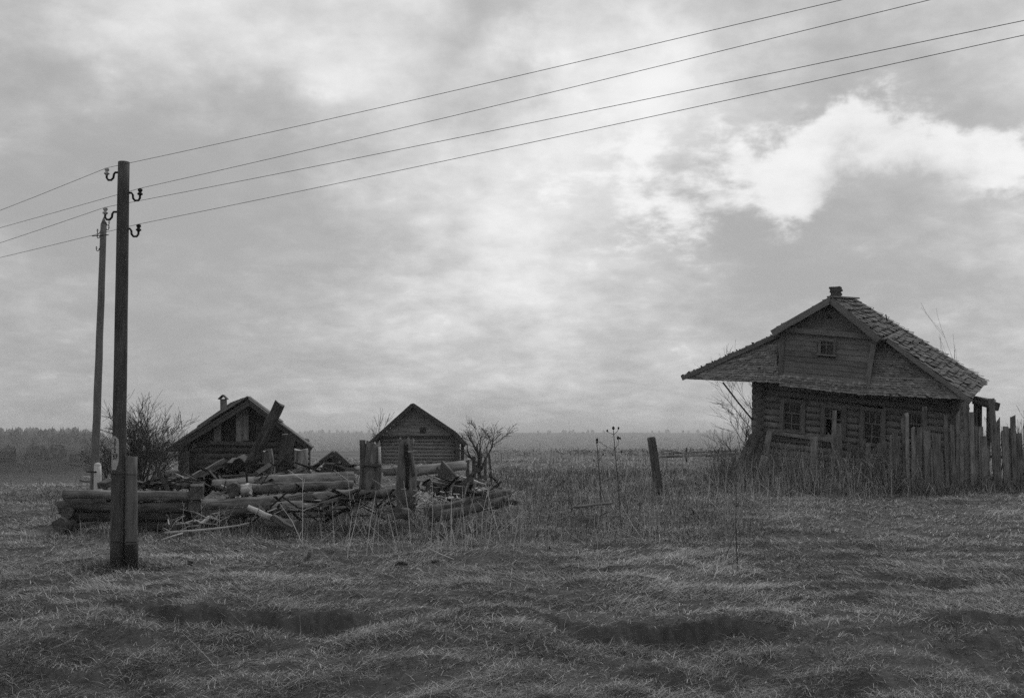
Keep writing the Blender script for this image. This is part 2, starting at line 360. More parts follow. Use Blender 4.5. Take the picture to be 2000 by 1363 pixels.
# ------------------------------------------------------------------ ground, one sheet to the horizon
def build_ground():
    rad = np.concatenate([np.linspace(.6, 7, 14), np.arange(7.15, 16, .075), np.geomspace(16.1, 60, 150), np.geomspace(61, 9000, 190)])
    an = np.concatenate([np.linspace(-180, -38, 50)[:-1], np.linspace(-38, 38, 520), np.linspace(38, 180, 50)[1:-1]])
    A, RR = np.meshgrid(np.radians(an), rad); X = RR * np.sin(A); Y = RR * np.cos(A); Z = H(X, Y)
    nr, na = X.shape; V = np.stack([X, Y, Z], -1).reshape(-1, 3)
    V = np.vstack([V, [[0, 0, h(0, 0)]]])
    i, j = np.meshgrid(np.arange(nr - 1), np.arange(na), indexing='ij'); j2 = (j + 1) % na
    q = np.stack([i * na + j, (i + 1) * na + j, (i + 1) * na + j2, i * na + j2], -1).reshape(-1, 4)[:, ::-1]
    F = q.tolist() + [(len(V) - 1, int((k + 1) % na), int(k)) for k in range(na)]
    m, t, b = mat_new('ground_turf')
    tc = N(t, 'ShaderNodeTexCoord'); n1 = N(t, 'ShaderNodeTexNoise'); n2 = N(t, 'ShaderNodeTexNoise'); n3 = N(t, 'ShaderNodeTexNoise')
    mp = N(t, 'ShaderNodeMapping'); L(t, tc.outputs['Object'], mp.inputs[0]); mp.inputs['Scale'].default_value = (1, .5, 1)
    for n, s in ((n1, .9), (n2, 7.0), (n3, .025)):
        L(t, (mp if n is n1 else tc).outputs[0] if n is n1 else tc.outputs['Object'], n.inputs['Vector']); n.inputs['Scale'].default_value = s; n.inputs['Detail'].default_value = 7; n.inputs['Roughness'].default_value = .62
    v = MATH(t, 'MULTIPLY', MATH(t, 'MULTIPLY', MATH(t, 'ADD', MATH(t, 'MULTIPLY', n1.outputs['Fac'], 1.2), .4), MATH(t, 'ADD', MATH(t, 'MULTIPLY', n2.outputs['Fac'], 1.4), .3)), MATH(t, 'ADD', MATH(t, 'MULTIPLY', n3.outputs['Fac'], 1.0), .5))
    cdn = N(t, 'ShaderNodeSeparateXYZ'); L(t, tc.outputs['Object'], cdn.inputs[0])
    dist = MATH(t, 'SQRT', MATH(t, 'ADD', MATH(t, 'MULTIPLY', cdn.outputs[0], cdn.outputs[0]), MATH(t, 'MULTIPLY', cdn.outputs[1], cdn.outputs[1])))
    mr = N(t, 'ShaderNodeMapRange'); L(t, dist, mr.inputs['Value']); mr.inputs['From Min'].default_value = 24; mr.inputs['From Max'].default_value = 50
    mr.inputs['To Min'].default_value = .08; mr.inputs['To Max'].default_value = .15      # bare sod near, dry meadow beyond
    mr2 = N(t, 'ShaderNodeMapRange'); L(t, dist, mr2.inputs['Value']); mr2.inputs['From Min'].default_value = 130; mr2.inputs['From Max'].default_value = 320
    mr2.inputs['To Min'].default_value = 1; mr2.inputs['To Max'].default_value = .16         # woods on the far slopes
    L(t, MATH(t, 'MULTIPLY', v, MATH(t, 'MULTIPLY', mr.outputs[0], mr2.outputs[0])), b.inputs['Base Color'])
    b.inputs['Roughness'].default_value = 1; b.inputs['Specular IOR Level'].default_value = 0
    bp = N(t, 'ShaderNodeBump'); bp.inputs['Strength'].default_value = .5; bp.inputs['Distance'].default_value = .05; L(t, n2.outputs['Fac'], bp.inputs['Height']); L(t, bp.outputs[0], b.inputs['Normal'])
    me = mesh('ground', V, F, m, None, True)
    tag(put(bpy.data.objects.new('ground', me)), kind='structure')
build_ground()

# haze: one closed box of air round the whole scene
def build_haze():
    V = [(x, y, z) for x in (-9500, 9500) for y in (-9500, 9500) for z in (-75, 26)]
    F = [(0, 1, 3, 2), (4, 6, 7, 5), (0, 4, 5, 1), (2, 3, 7, 6), (0, 2, 6, 4), (1, 5, 7, 3)]
    m = bpy.data.materials.new('haze_air'); m.use_nodes = True; t = m.node_tree; t.nodes.clear()
    o = N(t, 'ShaderNodeOutputMaterial'); v = N(t, 'ShaderNodeVolumePrincipled'); v.inputs['Color'].default_value = g3(.9); v.inputs['Density'].default_value = .00042
    L(t, v.outputs[0], o.inputs['Volume'])
    tag(put(bpy.data.objects.new('haze', mesh('haze', V, F, m))), kind='stuff')
build_haze()

# ------------------------------------------------------------------ far woods
def build_forest():
    n = 10000; q = nrs.uniform(-.8, .8, n); d = 1 / nrs.uniform(1 / 2900, 1 / 240, n) if False else np.exp(nrs.uniform(np.log(230), np.log(3400), n))
    x = q * d; keep = (fbm(x / 140 + 30, d / 140 + 4, 3) > .40) & ((q < -.2) | (d > 700)); x = x[keep]; d = d[keep]
    z = H(x, d); V = []; F = []; T = []
    for i in range(len(x)):
        conif = rnd.random() < .45; hh = rnd.uniform(2.6, 5.0) * (1 + d[i] / 1800); rr = hh * (rnd.uniform(.16, .24) if conif else rnd.uniform(.35, .55)); s = len(V); k = 6; tn = rnd.random()
        prof = [(0, 1.0), (.35, .75), (1.0, 0)] if conif else [(.7, .75), (1.0, .8), (.85, .35), (0, 0)]
        hs = [(0.0, 1.0), (.45, .62), (1.0, 0.02)] if conif else [(0.0, .6), (.35, 1.0), (.75, .75), (1.0, .1)]
        for (tz, tr) in hs:
            for j in range(k):
                a = 2 * math.pi * j / k + tz; jt = rnd.uniform(.75, 1.25); V.append((x[i] + rr * tr * jt * math.cos(a), d[i] + rr * tr * jt * math.sin(a), z[i] - .4 + hh * tz * rnd.uniform(.93, 1.05))); T.append(min(1, max(0, tn + rnd.uniform(-.2, .2))))
        for r in range(len(hs) - 1):
            for j in range(k):
                a = s + r * k + j; b = s + r * k + (j + 1) % k; F.append((a, b, b + k, a + k))
    me = mesh('forest', V, F, M['forest']); at = me.attributes.new('tone', 'FLOAT', 'POINT'); at.data.foreach_set('value', T)
    tag(put(bpy.data.objects.new('forest', me)), 'far woods on the hazy valley slopes', kind='stuff')
build_forest()
def build_scrub():
    V = []; F = []; T = []
    for i in range(420):
        d = rnd.uniform(85, 165); q = rnd.choice((rnd.gauss(.10, .05), rnd.gauss(.2, .03), rnd.uniform(-.14, .3))); x = q * d; z = h(x, d); hh = rnd.uniform(.15, .55) * (2 if rnd.random() < .05 else 1)
        for _ in range(5):
            a = rnd.uniform(0, 6.28); r = rnd.uniform(.2, 1.2); p = Vector((x + math.cos(a) * r * .3, d + math.sin(a) * r * .3, z - .1)); e = p + Vector((math.cos(a) * r, math.sin(a) * r, hh * rnd.uniform(.6, 1.1)))
            v, f = tube_arrays([p, lerp(p, e, .5) + Vector((0, 0, .05)), e], [.05, .04, .015], 3); k = len(V); V += v; F += [tuple(k + j for j in g_) for g_ in f]; T += [rnd.random()] * len(v)
    me = mesh('scrub', V, F, M['grass']); at = me.attributes.new('tone', 'FLOAT', 'POINT'); at.data.foreach_set('value', T)
    tag(put(bpy.data.objects.new('scrub', me)), 'low scrub along the far edge of the field', kind='stuff')
build_scrub()

# ------------------------------------------------------------------ the big sagging house
def build_house():
    Fc = Facade(1475, 34, 28); back = Vector((math.sin(R(28)), math.cos(R(28)), .06))
    base = Fc(1475, 925); base.z = h(base.x, base.y)
    t = thing('log_house', base, 'large sagging log house with shingled skirt roof and boarded attic room', 'house')
    yl = [751 + 12.6 * i for i in range(14)]; yr = [788 + 13.6 * i for i in range(14)]
    X0, X1 = 1476, 1871
    def rowy(i, px): return yl[i] + (yr[i] - yl[i]) * (px - X0) / (X1 - X0)
    wins = [(1532, 1565, 786, 838, 'a'), (1612, 1645, 797, 850, 'b'), (1688, 1722, 803, 865, 'a'), (1771, 1801, 808, 858, 'c')]
    for i in range(14):
        hol = [(a - 3, b + 3) for (a, b, c, d, k) in wins if c - 5 < rowy(i, (a + b) / 2) < d + 4]
        for (p, q) in spans(X0 - 6, X1 + 4, hol):
            bar('log', Fc(p, rowy(i, p), .02), Fc(q, rowy(i, q), .02), circ(.118, 8, jit=.03), [M['house'], M['end']], t, rings=4, wob=.006)
        # side walls: log ends stick out past the front
        for px in (X0 + 7, X1 - 6):
            p = Fc(px, rowy(i, px) - 6, .28); bar('log', p, p + back * 4.6, circ(.112, 8, jit=.05), [M['house'], M['end']], t, rings=3, wob=.004)
    a, b = Fc(X0, yl[13]) + back * 4.2, Fc(X1, yr[13]) + back * 4.2; c, d = Fc(X1, yr[0]) + back * 4.2, Fc(X0, yl[0]) + back * 4.2
    slab('rear_wall', [a - Vector((0, 0, .5)), b - Vector((0, 0, .5)), c, d], .15, M['house'], t)
    # lower sill of packed logs running into the ground
    slab('foundation', [Fc(X0 - 2, 955, -.05), Fc(X1, 985, -.05), Fc(X1, yr[13], -.05), Fc(X0 - 2, yl[13], -.05)], .12, M['log_dark'], t)
    # windows
    for (x0, x1, y0, y1, kind) in wins:
        sk = 1.5; dy = 4
        p = lambda x, y, d: Fc(x - (y - y0) / (y1 - y0) * sk, y + (x - x0) / (x1 - x0) * dy, d)
        fr = board('window', p(x0 - 4.5, y0 - 3, .15), p(x0 - 4.5, y1 + 2, .13), .13, .05, M['casing'], t, up=Fc.u)
        board('casing', p(x1 + 4.5, y0 - 3, .15), p(x1 + 4.5, y1 + 3, .13), .13, .05, M['casing'], fr, up=Fc.u)
        board('casing', p(x0 - 8, y0 - 5, .15), p(x1 + 8, y0 - 5, .15), .12, .06, M['casing'], fr)
        if kind != 'b': board('sill', p(x0 - 8, y1 + 3, .18), p(x1 + 9, y1 + 3, .18), .06, .12, M['casing'], fr)
        for xx in (x0 + .5, x1 - .5): board('sash', p(xx, y0, .05), p(xx, y1, .05), .05, .05, M['sash'], fr, up=Fc.u)
        ym = y0 + (y1 - y0) * .36
        for yy in (y0 + .5, ym, y1 - .5):
            if kind == 'b' and yy > ym: continue
            board('sash', p(x0, yy, .06), p(x1, yy, .06), .045, .05, M['sash'], fr)
        for f in ((.33, .66) if kind != 'b' else (.3, .62)): board('glazing_bar', p(x0 + (x1 - x0) * f, y0, .055), p(x0 + (x1 - x0) * f, ym, .055), .03, .03, M['sash'], fr, up=Fc.u)
        xm = x0 + (x1 - x0) * .47
        board('glazing_bar', p(xm, ym, .055), p(xm - (1.5 if kind == 'b' else 0), y1, .055), .035, .03, M['sash'], fr, up=Fc.u)
        if kind == 'a': board('glazing_bar', p(x0, ym + (y1 - ym) * .62, .05), p(x1, ym + (y1 - ym) * .62, .05), .03, .03, M['sash'], fr)
        xs = [x0, x0 + (x1 - x0) * .33, x0 + (x1 - x0) * .66, x1]
        for k in range(3):
            if kind == 'b' and k == 2: continue
            slab('pane', [p(xs[k], ym, .03), p(xs[k + 1], ym, .03), p(xs[k + 1], y0, .03), p(xs[k], y0, .03)], .006, M['glass'], fr, Fc.n)
        if kind != 'b':
            slab('pane', [p(x0, y1, .03), p(xm, y1, .03), p(xm, ym, .03), p(x0, ym, .03)], .006, M['glass'], fr, Fc.n)
            slab('pane', [p(xm, y1, .03), p(x1, y1, .03), p(x1, ym, .03), p(xm, ym, .03)], .006, M['glass'], fr, Fc.n)
    board('ledge_board', Fc(1500, 843, .19), Fc(1640, 862, .19), .12, .16, M['log'], t, rings=4)
    # attic room: clapboards either side of its window
    def mx(f): return 1529 + (1523 - 1529) * f, 1710 + (1691 - 1710) * f
    n = 8
    for i in range(n):
        f = (i + .5) / n; a, b = mx(f); ya, yb = 650 + 84 * f, 664 + 86 * f
        hol = [(1597, 1632)] if 662 < ya + (yb - ya) * .45 < 694 else []
        for (p, q) in spans(a, b, hol):
            fy = lambda x: ya + (yb - ya) * (x - a) / (b - a)
            board('board', Fc(p, fy(p), .76), Fc(q, fy(q), .76), .205, .035, M['board'], t, up=(Fc.n * -.12 + Vector((0, 0, 1))), rings=3, wob=.006)
    for i in range(5):                           # gable boards
        f0 = (i + .5) / 5; ya = 640 - 46 * f0; a = 1541 + (1616 - 1541) * f0; b = 1694 - (1694 - 1632) * f0
        board('board', Fc(a, ya + 2, .72), Fc(b, ya + 11 * (1 - f0) + 2, .72), .2, .035, M['board'], t, rings=3, wob=.005)
    board('cornice_board', Fc(1524, 643, .84), Fc(1712, 659, .84), .16, .16, M['board'], t, rings=3)
    for (xa, ya, xb, yb) in ((1529, 648, 1523, 748), (1708, 662, 1691, 766)):
        board('corner_board', Fc(xa, ya, .80), Fc(xb, yb, .80), .15, .06, M['casing'] if xa < 1600 else M['board'], t, up=Fc.u)
    slab('attic_side_wall', [Fc(1692, 768, .74), Fc(1692, 768, .74) + back * .9, Fc(1711, 660, .74) + back * 1.6, Fc(1711, 660, .74)], .05, M['board'], t, Fc.u)
    slab('attic_side_wall', [Fc(1523, 750, .74), Fc(1523, 750, .74) + back * .9, Fc(1528, 645, .74) + back * 1.6, Fc(1528, 645, .74)], .05, M['board'], t, -Fc.u)
    fr = board('window', Fc(1601, 663, .82), Fc(1600, 692, .82), .09, .05, M['casing'], t, up=Fc.u)
    board('casing', Fc(1631, 665, .82), Fc(1629, 694, .82), .09, .05, M['casing'], fr, up=Fc.u)
    board('casing', Fc(1598, 662, .82), Fc(1634, 665, .82), .09, .05, M['board'], fr)
    board('sill', Fc(1595, 692, .85), Fc(1634, 695, .85), .05, .10, M['board'], fr)
    board('sash', Fc(1602, 672, .78), Fc(1630, 674, .78), .035, .03, M['casing'], fr)
    board('glazing_bar', Fc(1615, 665, .78), Fc(1614, 692, .78), .04, .03, M['casing'], fr, up=Fc.u)
    for (xa, xb) in ((1602, 1615), (1615, 1630)):
        slab('pane', [Fc(xa, 692, .75), Fc(xb, 692, .75), Fc(xb, 665, .75), Fc(xa, 665, .75)], .006, M['glass'], fr, Fc.n)
    V = []; c = Fc(1619, 619, .762)
    for (dx, dy) in ((-5, 3), (5, 4), (5, 0), (2.5, -4), (-1.5, -4.5), (-4.5, -1)): V.append(Fc(1619 + dx, 619 + dy, .765) - c)
    V2 = V + [v + Fc.n * -.05 for v in V]; k = len(V)
    put(bpy.data.objects.new('vent_hole', mesh('vent_hole', V2, [tuple(range(k)), tuple(range(2 * k - 1, k - 1, -1))] + [(i, (i + 1) % k, (i + 1) % k + k, i + k) for i in range(k)], M['tar'])), t, Matrix.Translation(c))  # solid plate, the vent's inner shade is put into its dark colour
    # roof
    A = Fc(1622, 582, 1.15); B = Fc(1717, 660, 1.15); C = Fc(1508, 647, 1.15)
    R0 = P(1673, 585, A.y + 4.4); D = Fc(1897, 780, .85); R1 = P(1929, 745, D.y + 5.0); G_ = Fc(1733, 660, .88); Mb = lerp(R0, R1, .36); sh = R0 - A
    nr = Vector((.4, -.4, .8))
    slab('roof', [B, Mb, R0, A], .07, M['soffit'], t, nr)
    slab('roof', [D, R1, Mb, G_], .07, M['soffit'], t, nr)
    shingles('roof_shingles', B, Mb, R0, A, 9, .20, M['shingle2'], t, nr, .06, .5, .22, .02, .025)
    shingles('roof_shingles', D, R1, Mb, G_, 17, .20, M['shingle2'], t, nr, .06, .5, .22, .03, .025)
    slab('roof', [C, A, R0, C + sh], .07, M['soffit'], t, Vector((-.5, 0, .8)))
    shingles('roof_shingles', C, C + sh, R0, A, 10, .18, M['shingle2'], t, Vector((-.5, 0, .8)), .05, .6, .4)
    T = Fc(1332, 735, .88); TL = Fc(1531, 645, .5)
    slab('roof', [T, TL, TL + sh, T + sh * .9 + Vector((0, 0, .25))], .06, M['soffit'], t, Vector((-.5, 0, .8)))
    shingles('roof_shingles', T, T + sh * .9 + Vector((0, 0, .25)), TL + sh, TL, 16, .18, M['shingle2'], t, Vector((-.5, 0, .8)), .05, .6, .4)
    for (p, q, wd) in ((A, B, .2), (C, A, .2), (T, TL, .15), (G_, D, .14)):
        board('barge_board', p + Fc.n * .03 - Vector((0, 0, .07)), q + Fc.n * .03 - Vector((0, 0, .07)), wd, .045, M['board'], t, rings=4)
    board('ridge_board', A + Vector((0, 0, .04)), R0 + Vector((0, 0, .04)), .05, .22, M['board'], t, rings=3)
    for (q, rows) in (([(1333, 739, .85), (1526, 748, .85), (1530, 652, .42), (1517, 657, .42)], 20), ([(1522, 753, .86), (1692, 772, .86), (1693, 747, .80), (1523, 731, .80)], 5),
                      ([(1691, 771, .85), (1895, 780, .83), (1738, 668, .42), (1710, 664, .42)], 23)):
        q = [Fc(*c) for c in q]
        slab('skirt_roof', q, .05, M['soffit'], t, Fc.n)
        shingles('skirt_shingles', *q, rows, .085, M['shingle'], t, Fc.n, .036, .6, .3, 0, .02)
    board('hatch', Fc(1524, 692, .66), Fc(1522, 712, .74), .16, .04, M['tar'], t, up=Fc.u)
    tube('roof_strut', [Fc(1412, 747, .7), Fc(1441, 785, .4), Fc(1469, 819, .1)], .028, M['log_dark'], t)
    bq = back * -.12
    slab('rear_gable', [T + sh * .9 + Vector((0, 0, .2)) + bq, R1 + bq - Vector((0, 0, .1)), R0 + bq - Vector((0, 0, .05)), TL + sh + bq], .08, M['board'], t)
    slab('rear_gable', [C + sh + bq, R1 + bq - Vector((0, 0, .1)), R0 + bq * .9 - Vector((0, 0, .05)), lerp(C + sh, R0, .5) + bq * .9], .06, M['board'], t)
    slab('roof_return', [G_ - Vector((0, 0, .02)), lerp(G_, Mb, .9), Mb, B - Vector((0, 0, .03))], .05, M['soffit'], t, nr)
    # chimney of small sooty bricks
    c0 = P(1633, 583, A.y + 2.3); ch = bpy.data.objects.new('chimney', None); put(ch, t, Matrix.Translation(c0))
    ux, uy = Fc.u, Vector((math.sin(R(28)), math.cos(R(28)), 0)); px1 = c0.y / 2000.0; S = 18 * px1; bh = .062
    rows = 7
    for i in range(rows):
        s = S * (.5 if i < rows - 2 else .56)
        z = -.06 + i * .068
        for k in range(2):
            for (dv, sv_) in ((uy, -1), (uy, 1), (ux, -1), (ux, 1)):
                oth = ux if dv is uy else uy; ln = s - .001; f = (k - .5) * s * .98 + (.03 if i % 2 else -.03)
                p = c0 + dv * (sv_ * s * .86) + oth * (f - s * .47) + Vector((0, 0, z + rnd.uniform(-.004, .004))); bar('brick', p, p + oth * s * .94, rect(s * .27 + rnd.uniform(0, .008), bh, 0), M['brick'], ch, rings=2, smooth=False)
    slab('flue', [c0 + ux * a * S * .36 + uy * b * S * .36 + Vector((0, 0, .3)) for a, b in ((-1, -1), (1, -1), (1, 1), (-1, 1))], .5, M['tar'], ch, Vector((0, 0, 1)))
    # ruined lean-to porch beyond the right corner
    Yp = D.y + 4.2
    po = bar('porch_beam', P(1902, 781, Yp), P(1950, 795, Yp), rect(.16, .26, .2), [M['log_dark'], M['end']], t, rings=4, wob=.01)
    for (xx, y0, y1) in ((1913, 783, 905), (1930, 790, 900), (1905, 780, 900)):
        bar('porch_post', P(xx, y1, Yp + .1), P(xx + 1, y0, Yp + .1), circ(.075, 8), [M['log_dark'], M['end']], t)
    slab('porch_roof', [P(1896, 780, Yp - .2), P(1942, 793, Yp - .2), P(1946, 781, Yp + 2), P(1900, 772, Yp + 2)], .06, M['soffit'], t, Vector((0, 0, 1)))
    bar('stray_stick', P(1733, 628, A.y + 3), P(1730, 614, A.y + 3), circ(.02, 5), M['log_dark'], t)
build_house()

# ------------------------------------------------------------------ small log cabin on the left
def build_cabin():
    Fc = Facade(470, 37, 6); back = Vector((math.sin(R(-8)), math.cos(R(-8)), 0))
    b = Fc(470, 930); b.z = h(b.x, b.y)
    t = thing('log_cabin', b, 'dark log cabin with plank gable and capped chimney behind the log pile', 'cabin')
    for i in range(7):
        y = 867 + 11.4 * i
        bar('log', Fc(350, y, 0), Fc(596, y + 1.5, 0), circ(.112, 8, jit=.03), [M['cabin'], M['end']], t, rings=5, wob=.008)
        for px in (362, 585):
            p = Fc(px, y - 5, .22); bar('log', p, p + back * 4.4, circ(.105, 8), [M['cabin'], M['end']], t, rings=3)
    slab('rear_wall', [Fc(356, 940, 0) + back * 4.2, Fc(592, 940, 0) + back * 4.2, Fc(592, 866, 0) + back * 4.2, Fc(356, 866, 0) + back * 4.2], .12, M['cabin'], t)
    board('door_jamb', Fc(366, 884, .14), Fc(366, 935, .14), .12, .08, M['cabin_board'], t, up=Fc.u)
    board('door', Fc(377, 884, .11), Fc(377, 935, .11), .32, .04, M['cabin_dark'], t, up=Fc.u)
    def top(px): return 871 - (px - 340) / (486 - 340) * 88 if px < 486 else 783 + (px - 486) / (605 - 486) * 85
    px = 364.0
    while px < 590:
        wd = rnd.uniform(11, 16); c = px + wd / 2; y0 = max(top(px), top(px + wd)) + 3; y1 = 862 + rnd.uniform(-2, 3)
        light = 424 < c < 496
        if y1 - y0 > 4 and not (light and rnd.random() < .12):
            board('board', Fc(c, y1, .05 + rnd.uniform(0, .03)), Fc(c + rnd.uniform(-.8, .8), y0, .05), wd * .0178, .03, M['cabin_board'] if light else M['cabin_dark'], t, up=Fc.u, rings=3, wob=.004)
        px += wd
    slab('gable_backing', [Fc(358, 868, -.02), Fc(590, 868, -.02), Fc(487, 790, -.02), Fc(485, 790, -.02)], .03, M['cabin_dark'], t)
    board('tie_beam', Fc(410, 864, .1), Fc(505, 866, .1), .12, .12, M['cabin'], t, rings=3)
    A = Fc(486, 780, .55); EL = Fc(338, 872, .55); ER = Fc(606, 870, .55)
    RB = P(455, 791, A.y + 4.6); LB = P(341, 871, EL.y + 4.8); RRb = ER + (RB - A)
    rk = thing
    sub = slab('roof', [EL, A, RB, LB], .06, M['soffit'], t, Vector((0, 0, 1)))
    sub2 = slab('roof', [A, ER, RRb, RB], .06, M['soffit'], t, Vector((0, 0, 1)))
    k = 26                                        # roof planks, laid in two overlapping tiers down the slope
    for (E0, E1, T0, T1, pr) in ((EL, LB, A, RB, sub), (ER, RRb, A, RB, sub2)):
        for tier in range(2):
            for i in range(k // 2):
                f = (i + .5) / (k // 2) * 1.04 - .02; e, tp = lerp(E0, E1, f), lerp(T0, T1, f); m = lerp(e, tp, .52)
                p0, p1 = (e, m) if tier == 0 else (lerp(e, tp, .46), tp)
                o = Vector((0, 0, .03 + .05 * tier + rnd.uniform(0, .03))); jig = (e - tp).normalized() * rnd.uniform(-.05, .16)
                bar('roof_plank', p0 + o + jig, p1 + o, rect(.36 + rnd.uniform(-.06, .02), .035, 0), M['roofplank'], pr, rings=3, wob=.012, smooth=False)
    for (p, q) in ((EL, A), (A, ER)):
        bar('rafter', p - Vector((0, 0, .14)) - Fc.n * .1, q - Vector((0, 0, .14)) - Fc.n * .1, rect(.12, .14, .1), M['cabin'], t)
    for (x, y) in ((342, 878), (601, 876)):
        p = Fc(x, y, .5); bar('eave_log', p, p + (RB - A), circ(.08, 8), [M['cabin'], M['end']], t)
    ch = bar('chimney', P(437, 812, A.y + 2.4), P(436.5, 779, A.y + 2.4), rect(.2, .2, 0), M['cabin_board'], t, rings=2, smooth=False)
    c = P(436, 779, A.y + 2.4)
    for s in (-1, 1):
        slab('chimney_cap', [c + Vector((0, -.16, .16)), c + Vector((s * .17, -.16, .0)), c + Vector((s * .17, .16, .0)), c + Vector((0, .16, .16))], .03, M['cabin'], ch, Vector((s, 0, 1)))
build_cabin()

# ------------------------------------------------------------------ barn in the middle
def build_barn():
    Fc = Facade(815, 52, -2); back = Vector((math.sin(R(-6)), math.cos(R(-6)), 0)) * 6
    b = Fc(815, 908); b.z = h(b.x, b.y)
    t = thing('log_barn', b, 'grey log barn with plain steep gable beside the bare tree', 'barn')
    def edges(y):
        if y > 858: return 733, 900
        f = (y - 790) / (858 - 790); return 806 - f * 72, 806 + f * 94
    y = 915.0
    while y > 797:
        a, c = edges(y); a += 3; c -= 2
        if y > 856: bar('log', Fc(a, y, 0), Fc(c, y + .5, 0), circ(.098, 8, jit=.03), [M['barn'], M['end']], t, rings=4, wob=.006); y -= 6.9
        else: board('board', Fc(a, y, .04), Fc(c, y + .4, .04), .185, .03, M['barn'], t, rings=3, wob=.004, up=Fc.n * -.15 + Vector((0, 0, 1))); y -= 6.6
    for px in (740, 895):
        for i in range(8):
            p = Fc(px, 913 - i * 6.9, .2); bar('log', p, p + back, circ(.095, 6), [M['barn'], M['end']], t, rings=2)
    slab('rear_wall', [Fc(735, 915) + back, Fc(899, 915) + back, Fc(899, 858) + back, Fc(735, 858) + back], .1, M['barn'], t)
    board('corner_board', Fc(893, 857, .3), Fc(894, 912, .3), .2, .05, M['barnroof'], t, up=Fc.u)
    board('tie_board', Fc(738, 854, .1), Fc(899, 853, .1), .12, .06, M['barnroof'], t)
    slab('loft_hatch', [Fc(820, 846, .075), Fc(832, 846, .075), Fc(832, 834, .075), Fc(820, 834, .075)], .03, M['cabin_dark'], t, Fc.n)
    A = Fc(806, 787, .45); EL = Fc(722, 863, .45); ER = Fc(910, 866, .45); K = Fc(889, 843, .45)
    for (q, s) in (([EL, A, A + back, EL + back], -1), ([A, K, K + back, A + back], 1), ([K, ER, ER + back, K + back], 1)):
        slab('roof', q, .09, M['barnroof'], t, Vector((0, 0, 1)))
    for (p, q) in ((EL, A), (A, K), (K, ER)): board('barge_board', p - Vector((0, 0, .09)), q - Vector((0, 0, .09)), .2, .05, M['barnroof'], t)
    bar('prop_post', P(903, 913, 52.2), P(904, 866, 52.2), circ(.09, 7), M['barnroof'], t)
build_barn()

# ------------------------------------------------------------------ utility poles and wires
def hook(parent, p, side, far_=False, k=1.0):
    pts = []
    u = Vector((side, 0, 0))
    for (a, b) in ((-.05, .03), (.03, .03), (.05, 0), (.055, -.05), (.085, -.085), (.13, -.085), (.155, -.05), (.155, .02)): pts.append(p + u * a * k + Vector((0, 0, b * k)))
    hk = tube('hook', pts, .017 * k, M['iron'], parent, 7)
    prof = [(0, .012), (.03, .032), (.034, .05), (.055, .05), (.058, .03), (.085, .03), (.09, .044), (.12, .042), (.13, .02)]
    c = p + u * .155 * k + Vector((0, 0, -.03 * k))
    tube('insulator', [c + Vector((0, 0, a * k)) for a, _ in prof], [r * k * .78 for _, r in prof], M['porcelain'] if far_ or side < 0 else M['iron'], hk, 10)
    return p + u * .155 * k + Vector((0, 0, .10 * k))
def text_obj(cu):
    tmp = bpy.data.objects.new('tmp', cu); me = bpy.data.meshes.new_from_object(tmp); bpy.data.objects.remove(tmp)
    return bpy.data.objects.new('painted_number', me)
